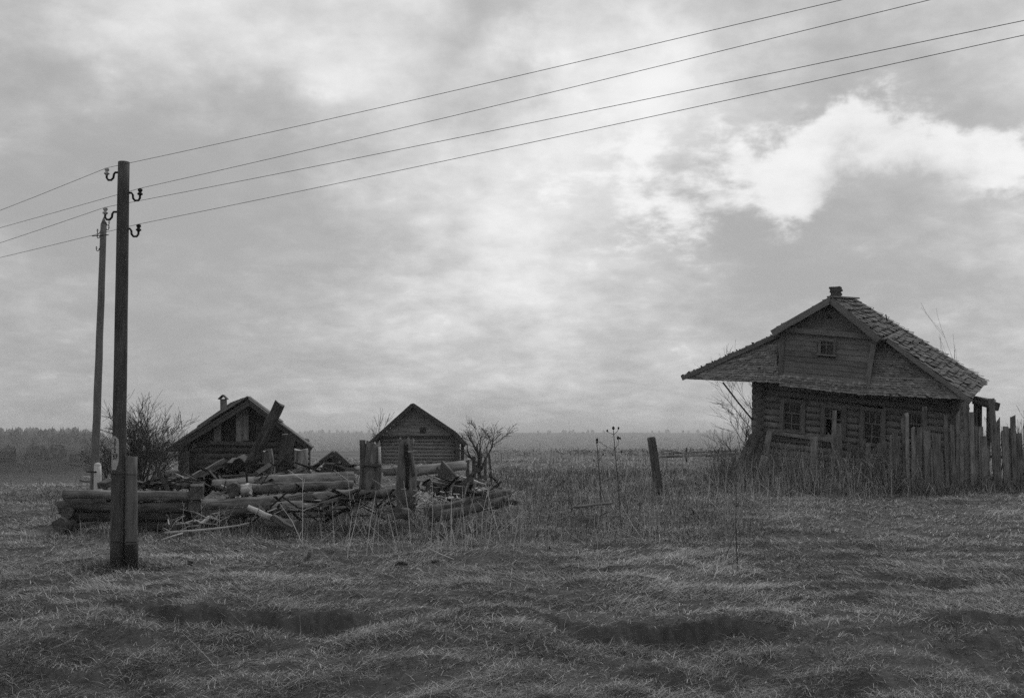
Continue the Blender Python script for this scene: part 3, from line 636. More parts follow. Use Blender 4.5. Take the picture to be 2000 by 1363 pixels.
def build_near_pole():
    Y = 14.9; p0 = P(229, 1105, Y); p0.z = min(p0.z, h(p0.x, p0.y)) - .05; p1 = P(242, 317, Y)
    t = thing('utility_pole', p0, 'tall dark wooden utility pole with hooks and bound wooden stub post', 'utility pole')
    Ln = (p1 - p0).length
    me = prism('pole', Ln, circ(.104, 16, jit=.02), [M['pole'], M['end']], taper=.80, rings=14, wob=.002, rag=(0, .0))
    po = put(bpy.data.objects.new('pole', me), t, frame(p0, p1, (0, -1, 0)))
    s0, s1 = P(256.5, 1096, Y - .02), P(256, 893, Y + .05); s0.z -= .15
    st = bar('stub_post', s0, s1, circ(.088, 14, jit=.03), [M['stub'], M['end']], t, up=(0, -1, 0), rings=6, wob=.004, rag=(0, .03))
    bar('tarred_base', s0, P(256.5, 1062, Y - .02), circ(.094, 14, jit=.02), M['tar'], st, up=(0, -1, 0), rings=3)
    for y in (925, 1056):
        pts = []
        a, b = P(231, y, Y), P(256, y + 1, Y)
        for k in range(25):
            an = 2 * math.pi * k / 24; c = a if math.cos(an) < 0 else b
            pts.append(c + Vector((math.cos(an) * .105, math.sin(an) * .108, 0)))
        tube('wire_band', pts, .006, M['iron'], t, 5)
    # shaved patch with painted numbers
    V = []; F = []; na, nz = 7, 12; yc = []
    axis = lambda py: lerp(p0, p1, (1105 - py) / 788.0); ax0, ax1 = axis(917), axis(852)
    for i in range(nz):
        f = i / (nz - 1); c = lerp(ax0, ax1, f); half = 43 * math.sqrt(max(0.02, 1 - max(0, (f - .82) / .18) ** 2)) * (.55 + .45 * min(1, f / .25))
        for j in range(na):
            an = R(-24 + (j / (na - 1) * 2 - 1) * half); V.append(c + Vector((math.sin(an) * .1008, -math.cos(an) * .1008, 0)) - ax0)
    for i in range(nz - 1):
        for j in range(na - 1): a = i * na + j; F.append((a, a + 1, a + na + 1, a + na))
    pa = put(bpy.data.objects.new('shaved_patch', mesh('shaved_patch', V, F, M['shaved'], None, True)), t, Matrix.Translation(ax0))
    def mark(txt, px, py, size):
        cu = bpy.data.curves.new('number', 'FONT'); cu.body = txt; cu.size = size; cu.align_x = 'CENTER'; cu.align_y = 'CENTER'; cu.extrude = .001; cu.offset = .002; cu.materials.append(M['ink'])
        an = R(-12); c = axis(py) + Vector((math.sin(an) * .1035, -math.cos(an) * .1035, 0)) + Vector((math.cos(an), math.sin(an), 0)) * ((px - 225) * .0075)
        put(text_obj(cu), pa, Matrix.Translation(c) @ Matrix.Rotation(an, 4, 'Z') @ Matrix.Rotation(R(90), 4, 'X'))
    mark('2', 224.5, 861, .062); mark('7', 224.5, 871, .062); mark('2', 224.5, 881, .062); mark('57', 225.5, 893, .075)
    for y in (866, 876, 887): 
        an = R(-12); c = axis(y) + Vector((math.sin(an) * .1035, -math.cos(an) * .1035, 0)); u = Vector((math.cos(an), math.sin(an), 0))
        board('painted_line', c - u * .05, c + u * (.045 if y == 887 else .02), .008, .002, M['ink'], pa)
    pins = [(229, 331, -1), (253, 371, 1), (226, 408, -1), (250, 441, 1)]
    at = []
    for (x, y, s) in pins:
        e = P(x, y + 10, Y); at.append(hook(t, e, s))
    # wires
    dirv = Vector((.84, -.54, 0))
    def plan(px, p, ):
        u = (px - 1000) / FPX * 1.0
        u = ray(px, 200).x / ray(px, 200).y
        s = (u * p.y - p.x) / (dirv.x - u * dirv.y); return p.y + s * dirv.y
    names = ['uppermost overhead wire running from top left hook', 'second overhead wire from the top running from upper right hook', 'third overhead wire from the top, on the lower left hook', 'lowest overhead wire running from lower right hook']
    for k, (xr, yr_, yl_) in enumerate([(1440, 48, 393), (1620, 48, 432), (1945, 52, 459), (1950, 80, 492)]):
        a = at[k]; e = P(xr, yr_, plan(xr, a)); l = P(50, yl_, plan(50, a)); pts = []
        far_l = a + (l - a) * 12; far_l.z = a.z + (l.z - a.z) * 4
        for i in range(14, 0, -1):
            f = i / 14 * 12; p = a + (l - a) * f; g = f / 12; p.z = a.z + (l.z - a.z) * (f - f * f / 26); pts.append(p)
        pts.append(a)
        for i in range(1, 22):
            f = i / 21 * 3.0; p = a + (e - a) * f; p.z += -.10 * f * (1 - f) * (1 if f < 1 else .5); pts.append(p)
        tag(tube('overhead_wire', pts, .0034, M['wire'], None, 5), names[k], 'wire', 'overhead wires on the pole')
build_near_pole()
def build_far_pole():
    Y = 25.0; p0 = P(184, 952, Y); p0.z = h(p0.x, p0.y) - .1; p1 = P(202.5, 438, Y); tip = P(203, 424, Y)
    t = thing('utility_pole', p0, 'slimmer weathered pole with pointed top and whitewashed stub behind the near pole', 'utility pole')
    bar('pole', p0, p1, circ(.105, 12, jit=.03), [M['pole_far'], M['end']], t, up=(0, -1, 0), taper=.72, rings=16, wob=.006)
    bar('pole_tip', p1 - Vector((0, 0, .003)), tip, circ(.074, 12), M['pole_far'], t, up=(0, -1, 0), taper=.15, rings=3)
    s0 = P(193, 955, Y - .15); s0.z = h(s0.x, s0.y) - .1; s1 = P(190.5, 909, Y - .15)
    st = bar('whitewashed_stub', s0, s1, circ(.105, 12, jit=.02), M['white'], t, up=(0, -1, 0), taper=.8, rings=6)
    tube('wire_band', [P(187, 920, Y) + Vector((math.cos(a) * .165, -.07 + math.sin(a) * .205, math.sin(a) * .01)) for a in [2 * math.pi * k / 20 for k in range(21)]], .02, M['iron'], t, 5)
    tube('rounded_top', [s1 - Vector((0, 0, .01)), s1 + Vector((0, 0, .03)), s1 + Vector((0, 0, .06)), s1 + Vector((0, 0, .072))], [.084, .078, .05, .01], M['white'], st, 12)
    cu = bpy.data.curves.new('number', 'FONT'); cu.body = '3'; cu.size = .07; cu.align_x = 'CENTER'; cu.extrude = .001; cu.materials.append(M['ink'])
    put(text_obj(cu), st, Matrix.Translation(P(196.5, 945, Y - .268)) @ Matrix.Rotation(R(90), 4, 'X'))
    for (x, y, s) in ((198, 452, -1), (197.5, 461, -1), (205.5, 436, 1), (205, 445, 1), (196, 486, -1)): hook(t, P(x, y, Y), s, True, .62)
    bar('crossbar', P(180, 461, Y - .12), P(212, 459, Y - .12), circ(.012, 6), M['iron'], t)
build_far_pole()

# ------------------------------------------------------------------ ruins of the log house: every log is a thing
def lg(name, a, b, r, label, cat='log', m='log', kind='round', end='end', r2=None, group=None, **kw):
    p0, p1 = P(*a), P(*b)
    if kind == 'round': prof = circ(r, 12, kw.pop('flat', 0), .06)
    else: prof = rect(r, r2, kw.pop('ch', .12))
    kw.setdefault('wob', .014); kw.setdefault('rings', max(4, int((p1 - p0).length / .16))); kw.setdefault('rough', .2 if kind == 'round' else .12); kw.setdefault('twist', rnd.uniform(-.25, .25) if kind == 'beam' and r < .2 else 0)
    kw.setdefault('rag', (.04, .04))
    o = bar(name, p0, p1, prof, [M[m], M[end]], None, smooth=(kind == 'round'), **kw)
    return tag(o, label, cat, group)
gl = 'logs of the collapsed house'
lg('log', (129, 966, 20.0), (383, 967, 20.0), .125, 'flat-topped log on top of the left log wall', flat=.35, m='log', group=gl, wob=.01)
lg('log', (118, 990, 20.0), (378, 992, 20.0), .125, 'second log of the left wall with ragged pale left end', end='end_pale', rag=(.16, .02), m='log_dark', group=gl)
lg('log', (134, 1007, 20.05), (372, 1006, 20.05), .115, 'third log of the left wall under the ragged one', m='log_dark', group=gl)
lg('log', (117, 1025, 19.4), (238, 1012, 23.0), .135, 'thick short log at ground level, round end facing left of the wall', m='log_dark', group=gl)
lg('log', (130, 1003, 19.6), (190, 992, 23.0), .11, 'dark log end wedged between the left wall logs', m='log_dark', group=gl)
lg('beam', (131, 978, 19.8), (205, 977, 19.8), .03, 'thin pale-edged plank slipped between the left wall logs', 'plank', 'log', 'beam', r2=.07, group=gl)
lg('log', (372, 1024, 20.1), (236, 1026, 20.3), .12, 'lowest dark log of the left wall half sunk in grass', m='log_dark', group=gl)
lg('beam', (383, 962, 19.55), (392, 945, 24.5), .24, 'squared dark beam end facing out over the left wall corner', 'beam', 'log_dark', 'beam', r2=.26, group=gl)
lg('log', (381, 990, 19.6), (377, 972, 24.5), .13, 'dark round log end below the squared beam end', m='log_dark', group=gl)
lg('log', (376, 988, 19.75), (772, 957, 20.7), (.12), 'long front log with pale peeled left end', m='log', end='end_pale', group=gl, wob=.012, bend=.04)
lg('log', (386, 1006, 19.7), (640, 985, 20.4), .11, 'dark log lying under the long front log', m='log_dark', group=gl)
lg('log', (417, 947, 20.9), (690, 931, 21.6), (.125), 'stout pale-topped log across the middle of the ruin', m='log_pale', end='end_pale', group=gl, wob=.012)
lg('log', (453, 958, 20.3), (688, 947, 21.1), (.10), 'long log just below the stout pale-topped log', m='log', end='end_pale', group=gl)
lg('log', (455, 957, 20.0), (462, 942, 23.5), .13, 'dark round log end beside the pale sawn face', m='log_dark', end='end', group=gl)
lg('log', (473, 957, 20.1), (489, 955, 20.1), .12, 'short block with pale sawn face beside a dark log end', m='log_pale', end='end_pale', group=gl)
lg('beam', (432, 950, 20.3), (458, 959, 20.2), .05, 'small pale-edged plank leaning on a dark log end', 'plank', 'log_pale', 'beam', r2=.06, group=gl)
lg('log', (640, 968, 20.4), (800, 960, 20.6), .10, 'log with bright upper edge left of the hollow stump', m='log', group=gl)
lg('log', (536, 992, 19.5), (625, 986, 19.6), .11, 'short pale log lying in the grass before the pile', m='log_pale', end='end_pale', group=gl)
lg('log', (488, 992, 19.2), (533, 1012, 18.7), .055, 'thin pale split pole tilting down from the pile', 'pole', 'log_pale', group=gl)
lg('log', (524, 1020, 18.9), (580, 1026, 18.4), .09, 'dark rotten log end low in the grass', m='log_dark', group=gl)
lg('beam', (535, 1010, 18.6), (572, 1032, 18.2), .06, 'narrow plank sliding into grass below the split pole', 'plank', 'log', 'beam', r2=.10, group=gl)
lg('beam', (430, 935, 22.0), (553, 926, 22.2), .22, 'bright flat plank lying across the back of the pile', 'plank', 'log_pale', 'beam', end='end_pale', r2=.05, group=gl)
lg('beam', (438, 942, 21.7), (520, 936, 21.8), .12, 'dark plank under the bright flat plank', 'plank', 'log', 'beam', r2=.10, group=gl)
lg('beam', (520, 935, 21.6), (552, 927, 21.8), .16, 'short dark slab with bright top beside left post', 'slab', 'log_dark', 'beam', end='end', r2=.10, group=gl)
lg('beam', (345, 950, 21.5), (438, 902, 22.2), .10, 'dark plank slanting up from the left wall to the charred heap', 'plank', 'log', 'beam', r2=.14, group=gl)
lg('beam', (372, 952, 22.0), (458, 916, 22.6), .3, 'broad charred beam below the slanting plank', 'beam', 'clod', 'beam', r2=.34, group=gl, end='clod')
for (x, y, r, lab) in ((449, 913, .12, 'left dark log butt in the heap behind the pile'), (466, 908, .13, 'upper dark log butt in the heap below the leaning beam'), (489, 914, .10, 'small round pale-rimmed log butt in the heap'), (509, 914, .11, 'square-cut log butt right in the heap beside left post')):
    lg('log', (x, y, 21.9), (x + 10, y - 10, 24.8), r, lab, m='log_dark', end='clod', group=gl)
lg('log', (440, 917, 21.9), (470, 897, 22.1), .05, 'pale knotty branch stub on top of the charred heap', 'branch', 'log', group=gl)
lg('beam', (484, 918, 22.2), (545, 790, 21.8), .22, 'great squared beam leaning up high against the cabin gable', 'beam', 'log_dark', 'beam', r2=.22, end='end', rag=(.02, .14), ch=.35, twist=.35)
lg('beam', (549, 925, 23.2), (564, 850, 23.4), .25, 'shorter dark beam leaning right of the great leaning beam', 'beam', 'log_dark', 'beam', r2=.22, end='end', rag=(.02, .08), ch=.3)
for (x0, y0, x1, y1, Y, r, lab) in ((526, 935, 519, 881, 22.3, .148, 'round grey log post standing below the leaning beams'), (586, 940, 588, 879, 22.0, .150, 'round grey log post at the cabin right corner')):
    o = lg('log_post', (x0, y0, Y), (x1, y1, Y), r, lab, 'post', 'log', end='end_pale', up=(0, -1, 0))
lg('beam', (567, 928, 21.6), (590, 913, 21.9), .05, 'bright split board leaning against the right round post', 'board', 'log_pale', 'beam', r2=.12, group=gl)
lg('beam', (302, 937, 22.5), (340, 945, 22.3), .12, 'dark tilted board behind the left wall, near the bush', 'board', 'log_dark', 'beam', r2=.2, group=gl)
lg('beam', (345, 930, 22.8), (366, 940, 22.6), .05, 'bright-edged board end poking up left of the slanting plank', 'board', 'log_pale', 'beam', r2=.1, group=gl)
lg('beam', (326, 938, 21.6), (350, 950, 21.3), .06, 'thin board leaning over the left wall top', 'board', 'log', 'beam', r2=.09, group=gl)
lg('beam', (263, 944, 22.4), (305, 951, 22.2), .2, 'low dark board behind the near pole stub', 'board', 'log_dark', 'beam', r2=.12, group=gl)
lg('beam', (162, 931, 25.6), (186, 934, 25.4), .03, 'thin pale slat lying left of the far pole', 'slat', 'log_pale', 'beam', r2=.05)
lg('beam', (158, 938, 25.2), (186, 941, 25.0), .05, 'grey slat low beside the far pole foot', 'slat', 'log', 'beam', r2=.05)
lg('beam', (199, 948, 23.0), (216, 940, 23.4), .2, 'dark block lying right of the whitewashed stub', 'block', 'log_dark', 'beam', r2=.14)
lg('log', (750, 921, 22.6), (786, 918, 22.6), .09, 'pale log piece glimpsed between the two stumps', m='log_pale', end='end_pale', group=gl)
lg('log', (812, 921, 22.4), (907, 908, 22.9), .11, 'bright pale log lying high right of the hollow stump', m='log_pale', end='end_pale', group=gl, wob=.015)
lg('beam', (812, 947, 21.0), (912, 962, 20.4), .2, 'dark squared beam with pale top edge right of stump', 'beam', 'log_dark', 'beam', r2=.24, group=gl)
lg('log', (838, 998, 18.8), (990, 962, 20.6), (.11), 'dark front log slanting up right out of the chips', m='log_dark', flat=.35, group=gl)
lg('log', (845, 1010, 18.8), (985, 978, 20.4), .11, 'darker log beneath the slanting front log', m='log_dark', group=gl)
lg('beam', (862, 915, 21.9), (893, 952, 21.4), .06, 'broken grey board propped under the bright pale log', 'board', 'log', 'beam', r2=.34, group=gl, rag=(.04, .06))
lg('beam', (856, 914, 22.0), (874, 948, 21.6), .1, 'dark bent board left of the propped grey board', 'board', 'log_dark', 'beam', r2=.12, group=gl)
lg('beam', (906, 934, 21.6), (953, 948, 21.2), .10, 'bright slim plank pointing right of the ruin', 'plank', 'log_pale', 'beam', r2=.05, group=gl)
lg('log', (932, 956, 20.6), (944, 965, 20.3), .05, 'left of two short pale billets near the slim plank', 'billet', 'log_pale', end='end_pale', group=gl)
lg('log', (943, 956, 20.8), (957, 963, 20.5), .045, 'right of two short pale billets near the slim plank', 'billet', 'log_pale', end='end_pale', group=gl)
lg('log', (984, 973, 20.2), (1006, 982, 19.9), .05, 'pale stick end lying beyond the slanting front log', 'stick', 'log', group=gl)
lg('log', (1122, 990, 19.6), (1194, 982, 19.9), .025, 'pale fallen pole in the weeds right of the ruin', 'pole', 'log', wob=.012)
lg('log', (795, 1004, 18.4), (776, 1000, 18.2), .10, 'dark rotten butt at the foot of hollow stump', 'log', 'log_dark')
# two big weathered stumps
def stump(name, label, outline, Y, dep, m, split=None):
    # outline: left/right pixel edges at heights
    V = []; F = []; n = 14; o = P((outline[-1][1] + outline[-1][2]) / 2, outline[-1][0], Y)
    o.z = h(o.x, o.y) - .05
    t = thing(name, o, label, 'stump')
    rows = outline
    for i, (y, a, b) in enumerate(rows):
        c = P((a + b) / 2, y, Y); hw = (P(b, y, Y) - P(a, y, Y)).length / 2
        for j in range(n):
            an = 2 * math.pi * j / n; k = 1 + rnd.uniform(-.07, .07)
            cx_ = math.copysign(abs(math.cos(an)) ** .75, math.cos(an)); dy_ = math.copysign(abs(math.sin(an)) ** .75, math.sin(an))
            zz = rnd.uniform(-.05, .06) if i == 0 else 0
            V.append(c + Vector((cx_ * hw * k, dy_ * dep * k, zz)) - o)
    for i in range(len(rows) - 1):
        for j in range(n): a = i * n + j; b = i * n + (j + 1) % n; F.append((b, a, a + n, b + n))
    V.append(sum((Vector(v) for v in V[:n]), Vector()) / n - Vector((0, 0, .22))); c = len(V) - 1
    for j in range(n): F.append((j, (j + 1) % n, c))
    # local x must run along the grain: swap axes through the object matrix
    rot = Matrix(((0, 0, 1), (0, 1, 0), (-1, 0, 0))).to_4x4()
    V = [rot.inverted() @ Vector(v) for v in V]
    put(bpy.data.objects.new('trunk', mesh('trunk', V, F, M[m], None, [True] * ((len(rows) - 1) * n) + [False] * n)), t, Matrix.Translation(o) @ rot)
    return t
t = stump('hollow_stump', 'tall split hollow stump in the middle of the ruin', [(858, 781, 809), (868, 779, 808), (885, 778, 807), (905, 777, 810), (925, 775, 813), (950, 773, 814), (975, 774, 814), (1000, 777, 810)], 19.8, .16, 'log')
bar('split', P(795, 955, 19.63), P(794, 868, 19.64), rect(.07, .05, .3), M['tar'], t, up=(0, -1, 0), wob=.012, rings=6)  # dark bar on the face, coloured as the shade inside the split
bar('splinter', P(809, 930, 19.65), P(799, 876, 19.64), rect(.05, .04, .3), M['log_dark'], t, up=(0, -1, 0), wob=.012, rings=5)
board('crack_ledge', P(797, 882, 19.62), P(809, 880, 19.62), .03, .05, M['log_pale'], t, rings=3, wob=.006)
t = stump('broad_stump', 'broad weathered stump with narrow upright slab on its left', [(864, 716, 741), (875, 712, 743), (890, 709, 744), (915, 704, 745), (940, 702, 745), (955, 702, 746), (975, 703, 746)], 20.6, .17, 'log')
bar('upright_slab', P(710, 960, 20.5), P(708, 859, 20.5), rect(.11, .10, .25), [M['log_dark'], M['end']], t, up=(0, -1, 0), wob=.005, rings=6)
bar('crack', P(706, 907, 20.39), P(744, 910, 20.39), rect(.05, .05, .3), M['log_dark'], t, wob=.008, rings=5)
bar('peeled_edge', P(742, 910, 20.42), P(741, 872, 20.42), rect(.05, .05, .3), M['log_pale'], t, up=(0, -1, 0), wob=.006, rings=4)
# pointed heap of turf and boards
def build_heap():
    Y = 25.0; o = P(652, 928, Y); o.z = h(o.x, o.y) - .05
    t = thing('turf_heap', o, 'dark pointed heap of turf and rotten boards left of the broad stump', 'heap')
    top = P(650, 881, Y) - o; V = [top]; F = []; n = 28; k = 9
    for i in range(1, k):
        f = i / (k - 1)
        for j in range(n):
            a = 2 * math.pi * j / n; rr = f ** .85 * (.62 + .06 * math.cos(2 * a)) * (1 + .8 * (fbm(np.array([math.cos(a) * 2 + 5 + f]), np.array([math.sin(a) * 2 + 8]), 3)[0] - .5)) * (1 + rnd.uniform(-.05, .05))
            V.append(Vector((top.x * (1 - f) + math.cos(a) * rr * 1.05, top.y * (1 - f) + math.sin(a) * rr, top.z * (1 - f) + rnd.uniform(-.07, .07) * (1 if f < 1 else 0))))
    for j in range(n): F.append((0, 1 + j, 1 + (j + 1) % n))
    for i in range(k - 2):
        for j in range(n): a = 1 + i * n + j; b = 1 + i * n + (j + 1) % n; F.append((a, a + n, b + n, b))
    put(bpy.data.objects.new('mound', mesh('mound', V, F, M['turf'])), t, Matrix.Translation(o))
    for (x0, y0, x1, y1, wd) in ((653, 884, 695, 921, .12), (640, 893, 668, 915, .09), (612, 915, 640, 893, .08), (660, 888, 676, 925, .08), (646, 915, 664, 902, .05), (624, 902, 652, 882, .06), (632, 900, 648, 890, .05)):
        board('board', P(x1, y1, Y - .3), P(x0, y0, Y - .12 if wd < .2 else Y), wd, .05, M['log_dark'] if wd > .07 else M['log'], t, rings=3, wob=.008)
build_heap()
# chips and splinters
def scatter_bits(name, label, spots, n, L0, L1, w0, w1, mt):
    V = []; F = []
    for i in range(n):
        px, py, Y, sx, sy = spots[i % len(spots)]
        p = P(rnd.gauss(px, sx), rnd.gauss(py, sy), Y + rnd.gauss(0, .3)); p.z = max(p.z, h(p.x, p.y) + .02)
        a = Vector((rnd.uniform(-1, 1), rnd.uniform(-1, 1), rnd.uniform(-.4, .5))).normalized() * rnd.uniform(L0, L1) / 2
        b = a.cross(Vector((rnd.uniform(-1, 1), rnd.uniform(-1, 1), 1))).normalized() * rnd.uniform(w0, w1) / 2; c = a.cross(b).normalized() * .006
        s = len(V)
        for (i1, i2, i3) in ((-1, -1, -1), (1, -1, -1), (1, 1, -1), (-1, 1, -1), (-1, -1, 1), (1, -1, 1), (1, 1, 1), (-1, 1, 1)): V.append(p + a * i1 + b * i2 + c * i3)
        F += [tuple(s + q for q in f) for f in ((3, 2, 1, 0), (4, 5, 6, 7), (0, 1, 5, 4), (1, 2, 6, 5), (2, 3, 7, 6), (3, 0, 4, 7))]
    tag(put(bpy.data.objects.new(name, mesh(name, V, F, mt))), label, kind='stuff')
scatter_bits('wood_chips', 'pale wood chips and shreds beside the hollow stump', [(826, 965, 19.6, 14, 9), (855, 975, 19.6, 20, 8), (822, 985, 19.2, 8, 10)], 130, .03, .14, .015, .05, M['stick'])
scatter_bits('wood_splinters', 'splinters scattered below the left wall', [(345, 1020, 18.8, 22, 7), (400, 1015, 18.8, 25, 7), (500, 1000, 19.2, 50, 8)], 45, .08, .35, .012, .03, M['log_pale'])
tag(tube('bent_pole', [P(322, 1040, 17.6), P(380, 1036, 17.5), P(430, 1031, 17.4), P(465, 1026, 17.3), P(486, 1021, 17.2)], [.022, .022, .02, .016, .012], M['stick']), 'long thin bleached pole curving through grass before the pile', 'pole')
tag(tube('fallen_stick', [P(316, 1054, 16.7), P(340, 1046, 16.9), P(357, 1041, 17.0)], .014, M['stick']), 'short bleached stick lying near the pole stub', 'stick')
board_o = lg('beam', (396, 1020, 18.6), (408, 1009, 18.7), .09, 'bright broken board bent like a roof in the grass', 'board', 'stick', 'beam', end='end_pale', r2=.03)
lg('beam', (408, 1009, 18.7), (424, 1014, 18.7), .07, 'bright board scrap beside the bent broken board', 'board', 'stick', 'beam', end='end_pale', r2=.03)
scatter_bits('broken_lumber', 'broken bits of board and lath among the logs', [(560, 968, 20.6, 90, 8), (700, 975, 20.2, 50, 9), (880, 950, 20.8, 45, 9), (320, 945, 21.6, 45, 5), (920, 965, 20.3, 30, 8), (580, 915, 22.0, 70, 6), (640, 995, 19.4, 60, 8), (450, 940, 21.5, 50, 8)], 260, .2, .95, .02, .10, M['log_dark'])
scatter_bits('broken_lath', 'pale laths lying about the ruin', [(600, 950, 20.4, 110, 9), (860, 940, 21.0, 60, 10), (430, 1000, 19.3, 50, 8), (700, 1000, 19.0, 80, 10), (1050, 985, 19.8, 90, 12)], 45, .15, .6, .015, .04, M['log'])
# clod and stubs in the grass
def lump(name, px, Y, rx, rz, mt, label, cat):
    p = G(px, Y); V = []; F = []; n, k = 12, 6
    for i in range(k):
        f = i / (k - 1) * math.pi
        for j in range(n):
            a = 2 * math.pi * j / n; q = 1 + rnd.uniform(-.16, .16); V.append((rx * math.sin(f) * math.cos(a) * q, rx * .6 * math.sin(f) * math.sin(a) * q, rz * math.cos(f) * q + rz * .3))
    for i in range(k - 1):
        for j in range(n): a = i * n + j; b = i * n + (j + 1) % n; F.append((a, a + n, b + n, b))
    tag(put(bpy.data.objects.new(name, mesh(name, V, F, mt, None, True)), None, Matrix.Translation(p)), label, cat)
lump('clod', 785, 15.3, .10, .05, M['clod'], 'black charred lump lying on the open grass', 'lump')
lump('clod', 852, 15.6, .06, .035, M['turf'], 'small dark clod right of the black lump', 'clod')
for (px, Y, hh, lab) in ((605, 15.6, .17, 'short dark stub sticking out of grass below the ruin'), (374, 14.9, .13, 'tiny dark stub in grass right of the near pole')):
    g = G(px, Y, -.05); tag(bar('stub', g, g + Vector((.03, 0, hh)), circ(.035, 8), [M['log_dark'], M['end']], None, wob=.004), lab, 'stub')

# ------------------------------------------------------------------ posts, fences, stakes
p0 = G(1289, 28, -.2); p1 = P(1272, 856, 28)
tag(bar('leaning_post', p0, p1, rect(.22, .24, .3), [M['log_dark'], M['end']], None, up=(0, -1, 0), taper=.95, wob=.006, rag=(0, .05), rings=7), 'lone grey gatepost leaning left in the open field', 'post')
def build_rail_fence():
    t = thing('rail_fence', G(1355, 55), 'low rail fence of thin poles beyond the leaning post', 'fence')
    for (x0, y0, x1, y1, r) in ((1285, 893, 1440, 886, .05), (1300, 890, 1438, 889, .05), (1300, 880, 1330, 884, .03), (1292, 886, 1440, 880, .035), (1318, 882, 1400, 893, .03)):
        bar('rail', P(x0, y0, 55), P(x1, y1, 55.5), circ(r, 6), M['picket'], t, rings=5, wob=.02)
    for x in (1340, 1403, 1436):
        g = G(x, 55.3, -.1); bar('post', g, Vector((g.x + .03, g.y, P(x, 874 + (x % 5), 55.3).z)), circ(.05, 6), M['log_dark'], t)
build_rail_fence()
def build_fence():
    t = thing('picket_fence', G(1800, 30.2), 'tall ragged fence of weathered uneven boards before the house', 'fence')
    pk = [(1771, 810, 7, 0), (1806, 798, 9, -1), (1847, 821, 7, 1), (1887, 791, 11, 0), (1897, 806, 9, 2), (1936, 779, 11, 10), (1949, 824, 7, 1), (1859, 830, 8, 2), (1871, 810, 8, -3), (1748, 856, 10, 1), (1783, 835, 8, 0),
          (1829, 849, 17, 1), (1810, 845, 13, 1), (1908, 842, 9, 0), (1921, 852, 12, 1), (1964, 838, 10, 0), (1978, 815, 9, 2), (1990, 846, 10, 0), (2004, 830, 9, 1), (2016, 850, 12, 0), (2030, 822, 9, -2)]
    used = [p[0] for p in pk]; x = 1742.0
    while x < 2040:
        if min(abs(x - u) for u in used) > 4: pk.append((x, rnd.choice((rnd.uniform(822, 850), rnd.uniform(845, 885))), rnd.uniform(3.5, 10), rnd.gauss(0, 4.5)))
        x += rnd.uniform(5.5, 9.5)
    for (px, py, wd, ln) in pk:
        Y = 30.0 + rnd.uniform(-.08, .08); g = G(px + ln, Y, -.15); p = P(px, py, Y)
        board('picket', g, p, wd * .015, .035 + rnd.uniform(0, .03), M['picket'], t, up=(1, 0, 0), rings=4, wob=.008, rag=(0, rnd.choice((.03, .1, .2))))
    x = 1655.0
    while x < 1750:                               # the lower run that bends back to the house
        Y = 31.6 - (x - 1655) * .015; g = G(x, Y, -.15)
        board('picket', g, P(x + rnd.uniform(-4, 4), rnd.uniform(852, 885), Y), rnd.uniform(6, 10) * .0155, .035, M['picket'], t, up=(1, 0, 0), rings=4, wob=.008, rag=(0, rnd.choice((.03, .08, .14))))
        x += rnd.uniform(8, 12)
    bar('rail', P(1738, 889, 30.12), P(2045, 893, 30.15), circ(.045, 7), M['picket'], t, rings=6, wob=.01)
    bar('rail', P(1738, 932, 30.12), P(2045, 938, 30.15), circ(.045, 7), M['picket'], t, rings=6, wob=.01)
    bar('rail', P(1650, 900, 31.8), P(1745, 905, 30.4), circ(.04, 7), M['picket'], t, rings=5, wob=.012)
build_fence()
def post(name, px, Y, tx, ty, wd, th, lab, cat, m='picket', rag=.05, dz=-.12):
    g = G(px, Y, dz); tag(board(name, g, P(tx, ty, Y + .0), wd, th, M[m], None, up=(1, 0, 0), rings=5, wob=.006, rag=(0, rag)), lab, cat)
post('fence_post', 1588, 31.2, 1590, 855, .2, .08, 'short grey post standing before the house left windows', 'post')
post('tall_board', 1624, 31.4, 1630, 806, .12, .05, 'tall pointed board upright before the second house window', 'board', rag=.12)
post('board', 1640, 31.5, 1637, 828, .17, .05, 'wide grey board beside the tall pointed board', 'board', rag=.1)
g = G(1660, 29.0, -.05); tag(tube('pole', [g, P(1648, 935, 29.3), P(1618, 846, 31.0)], [.032, .03, .022], M['picket']), 'left of two thin poles leaning against the tall board', 'pole', 'thin poles leaning at the house')
g = G(1672, 29.0, -.05); tag(tube('pole', [g, P(1664, 940, 29.2), P(1627, 866, 31.0)], [.03, .028, .02], M['picket']), 'right of two thin poles leaning against the tall board', 'pole', 'thin poles leaning at the house')
g = G(1484, 32.6, -.1); tag(bar('prop', g, P(1504, 842, 33.2), rect(.2, .08, .2), [M['picket'], M['end']], None, wob=.006), 'plank prop leaning right against the house left corner', 'prop')
g = G(1436, 32.4, -.2); tag(bar('leaning_log', g, P(1474, 852, 33.0), circ(.27, 12, jit=.12), [M['log_dark'], M['end']], None, up=(0, -1, 0), taper=.72, wob=.012), 'thick mossy trunk leaning on the house left corner', 'trunk')
g = G(1478, 32.0, -.1); tag(bar('stump', g, P(1494, 893, 32.0), circ(.13, 10, jit=.12), [M['picket'], M['end_pale']], None, up=(0, -1, 0), wob=.012, rag=(0, .06)), 'small splintered stump at the house left corner', 'stump')
tag(tube('stick', [P(1500, 908, 31.6), P(1508, 922, 31.4), P(1518, 936, 31.2)], .03, M['picket']), 'pale stick leaning down from the splintered stump', 'stick')
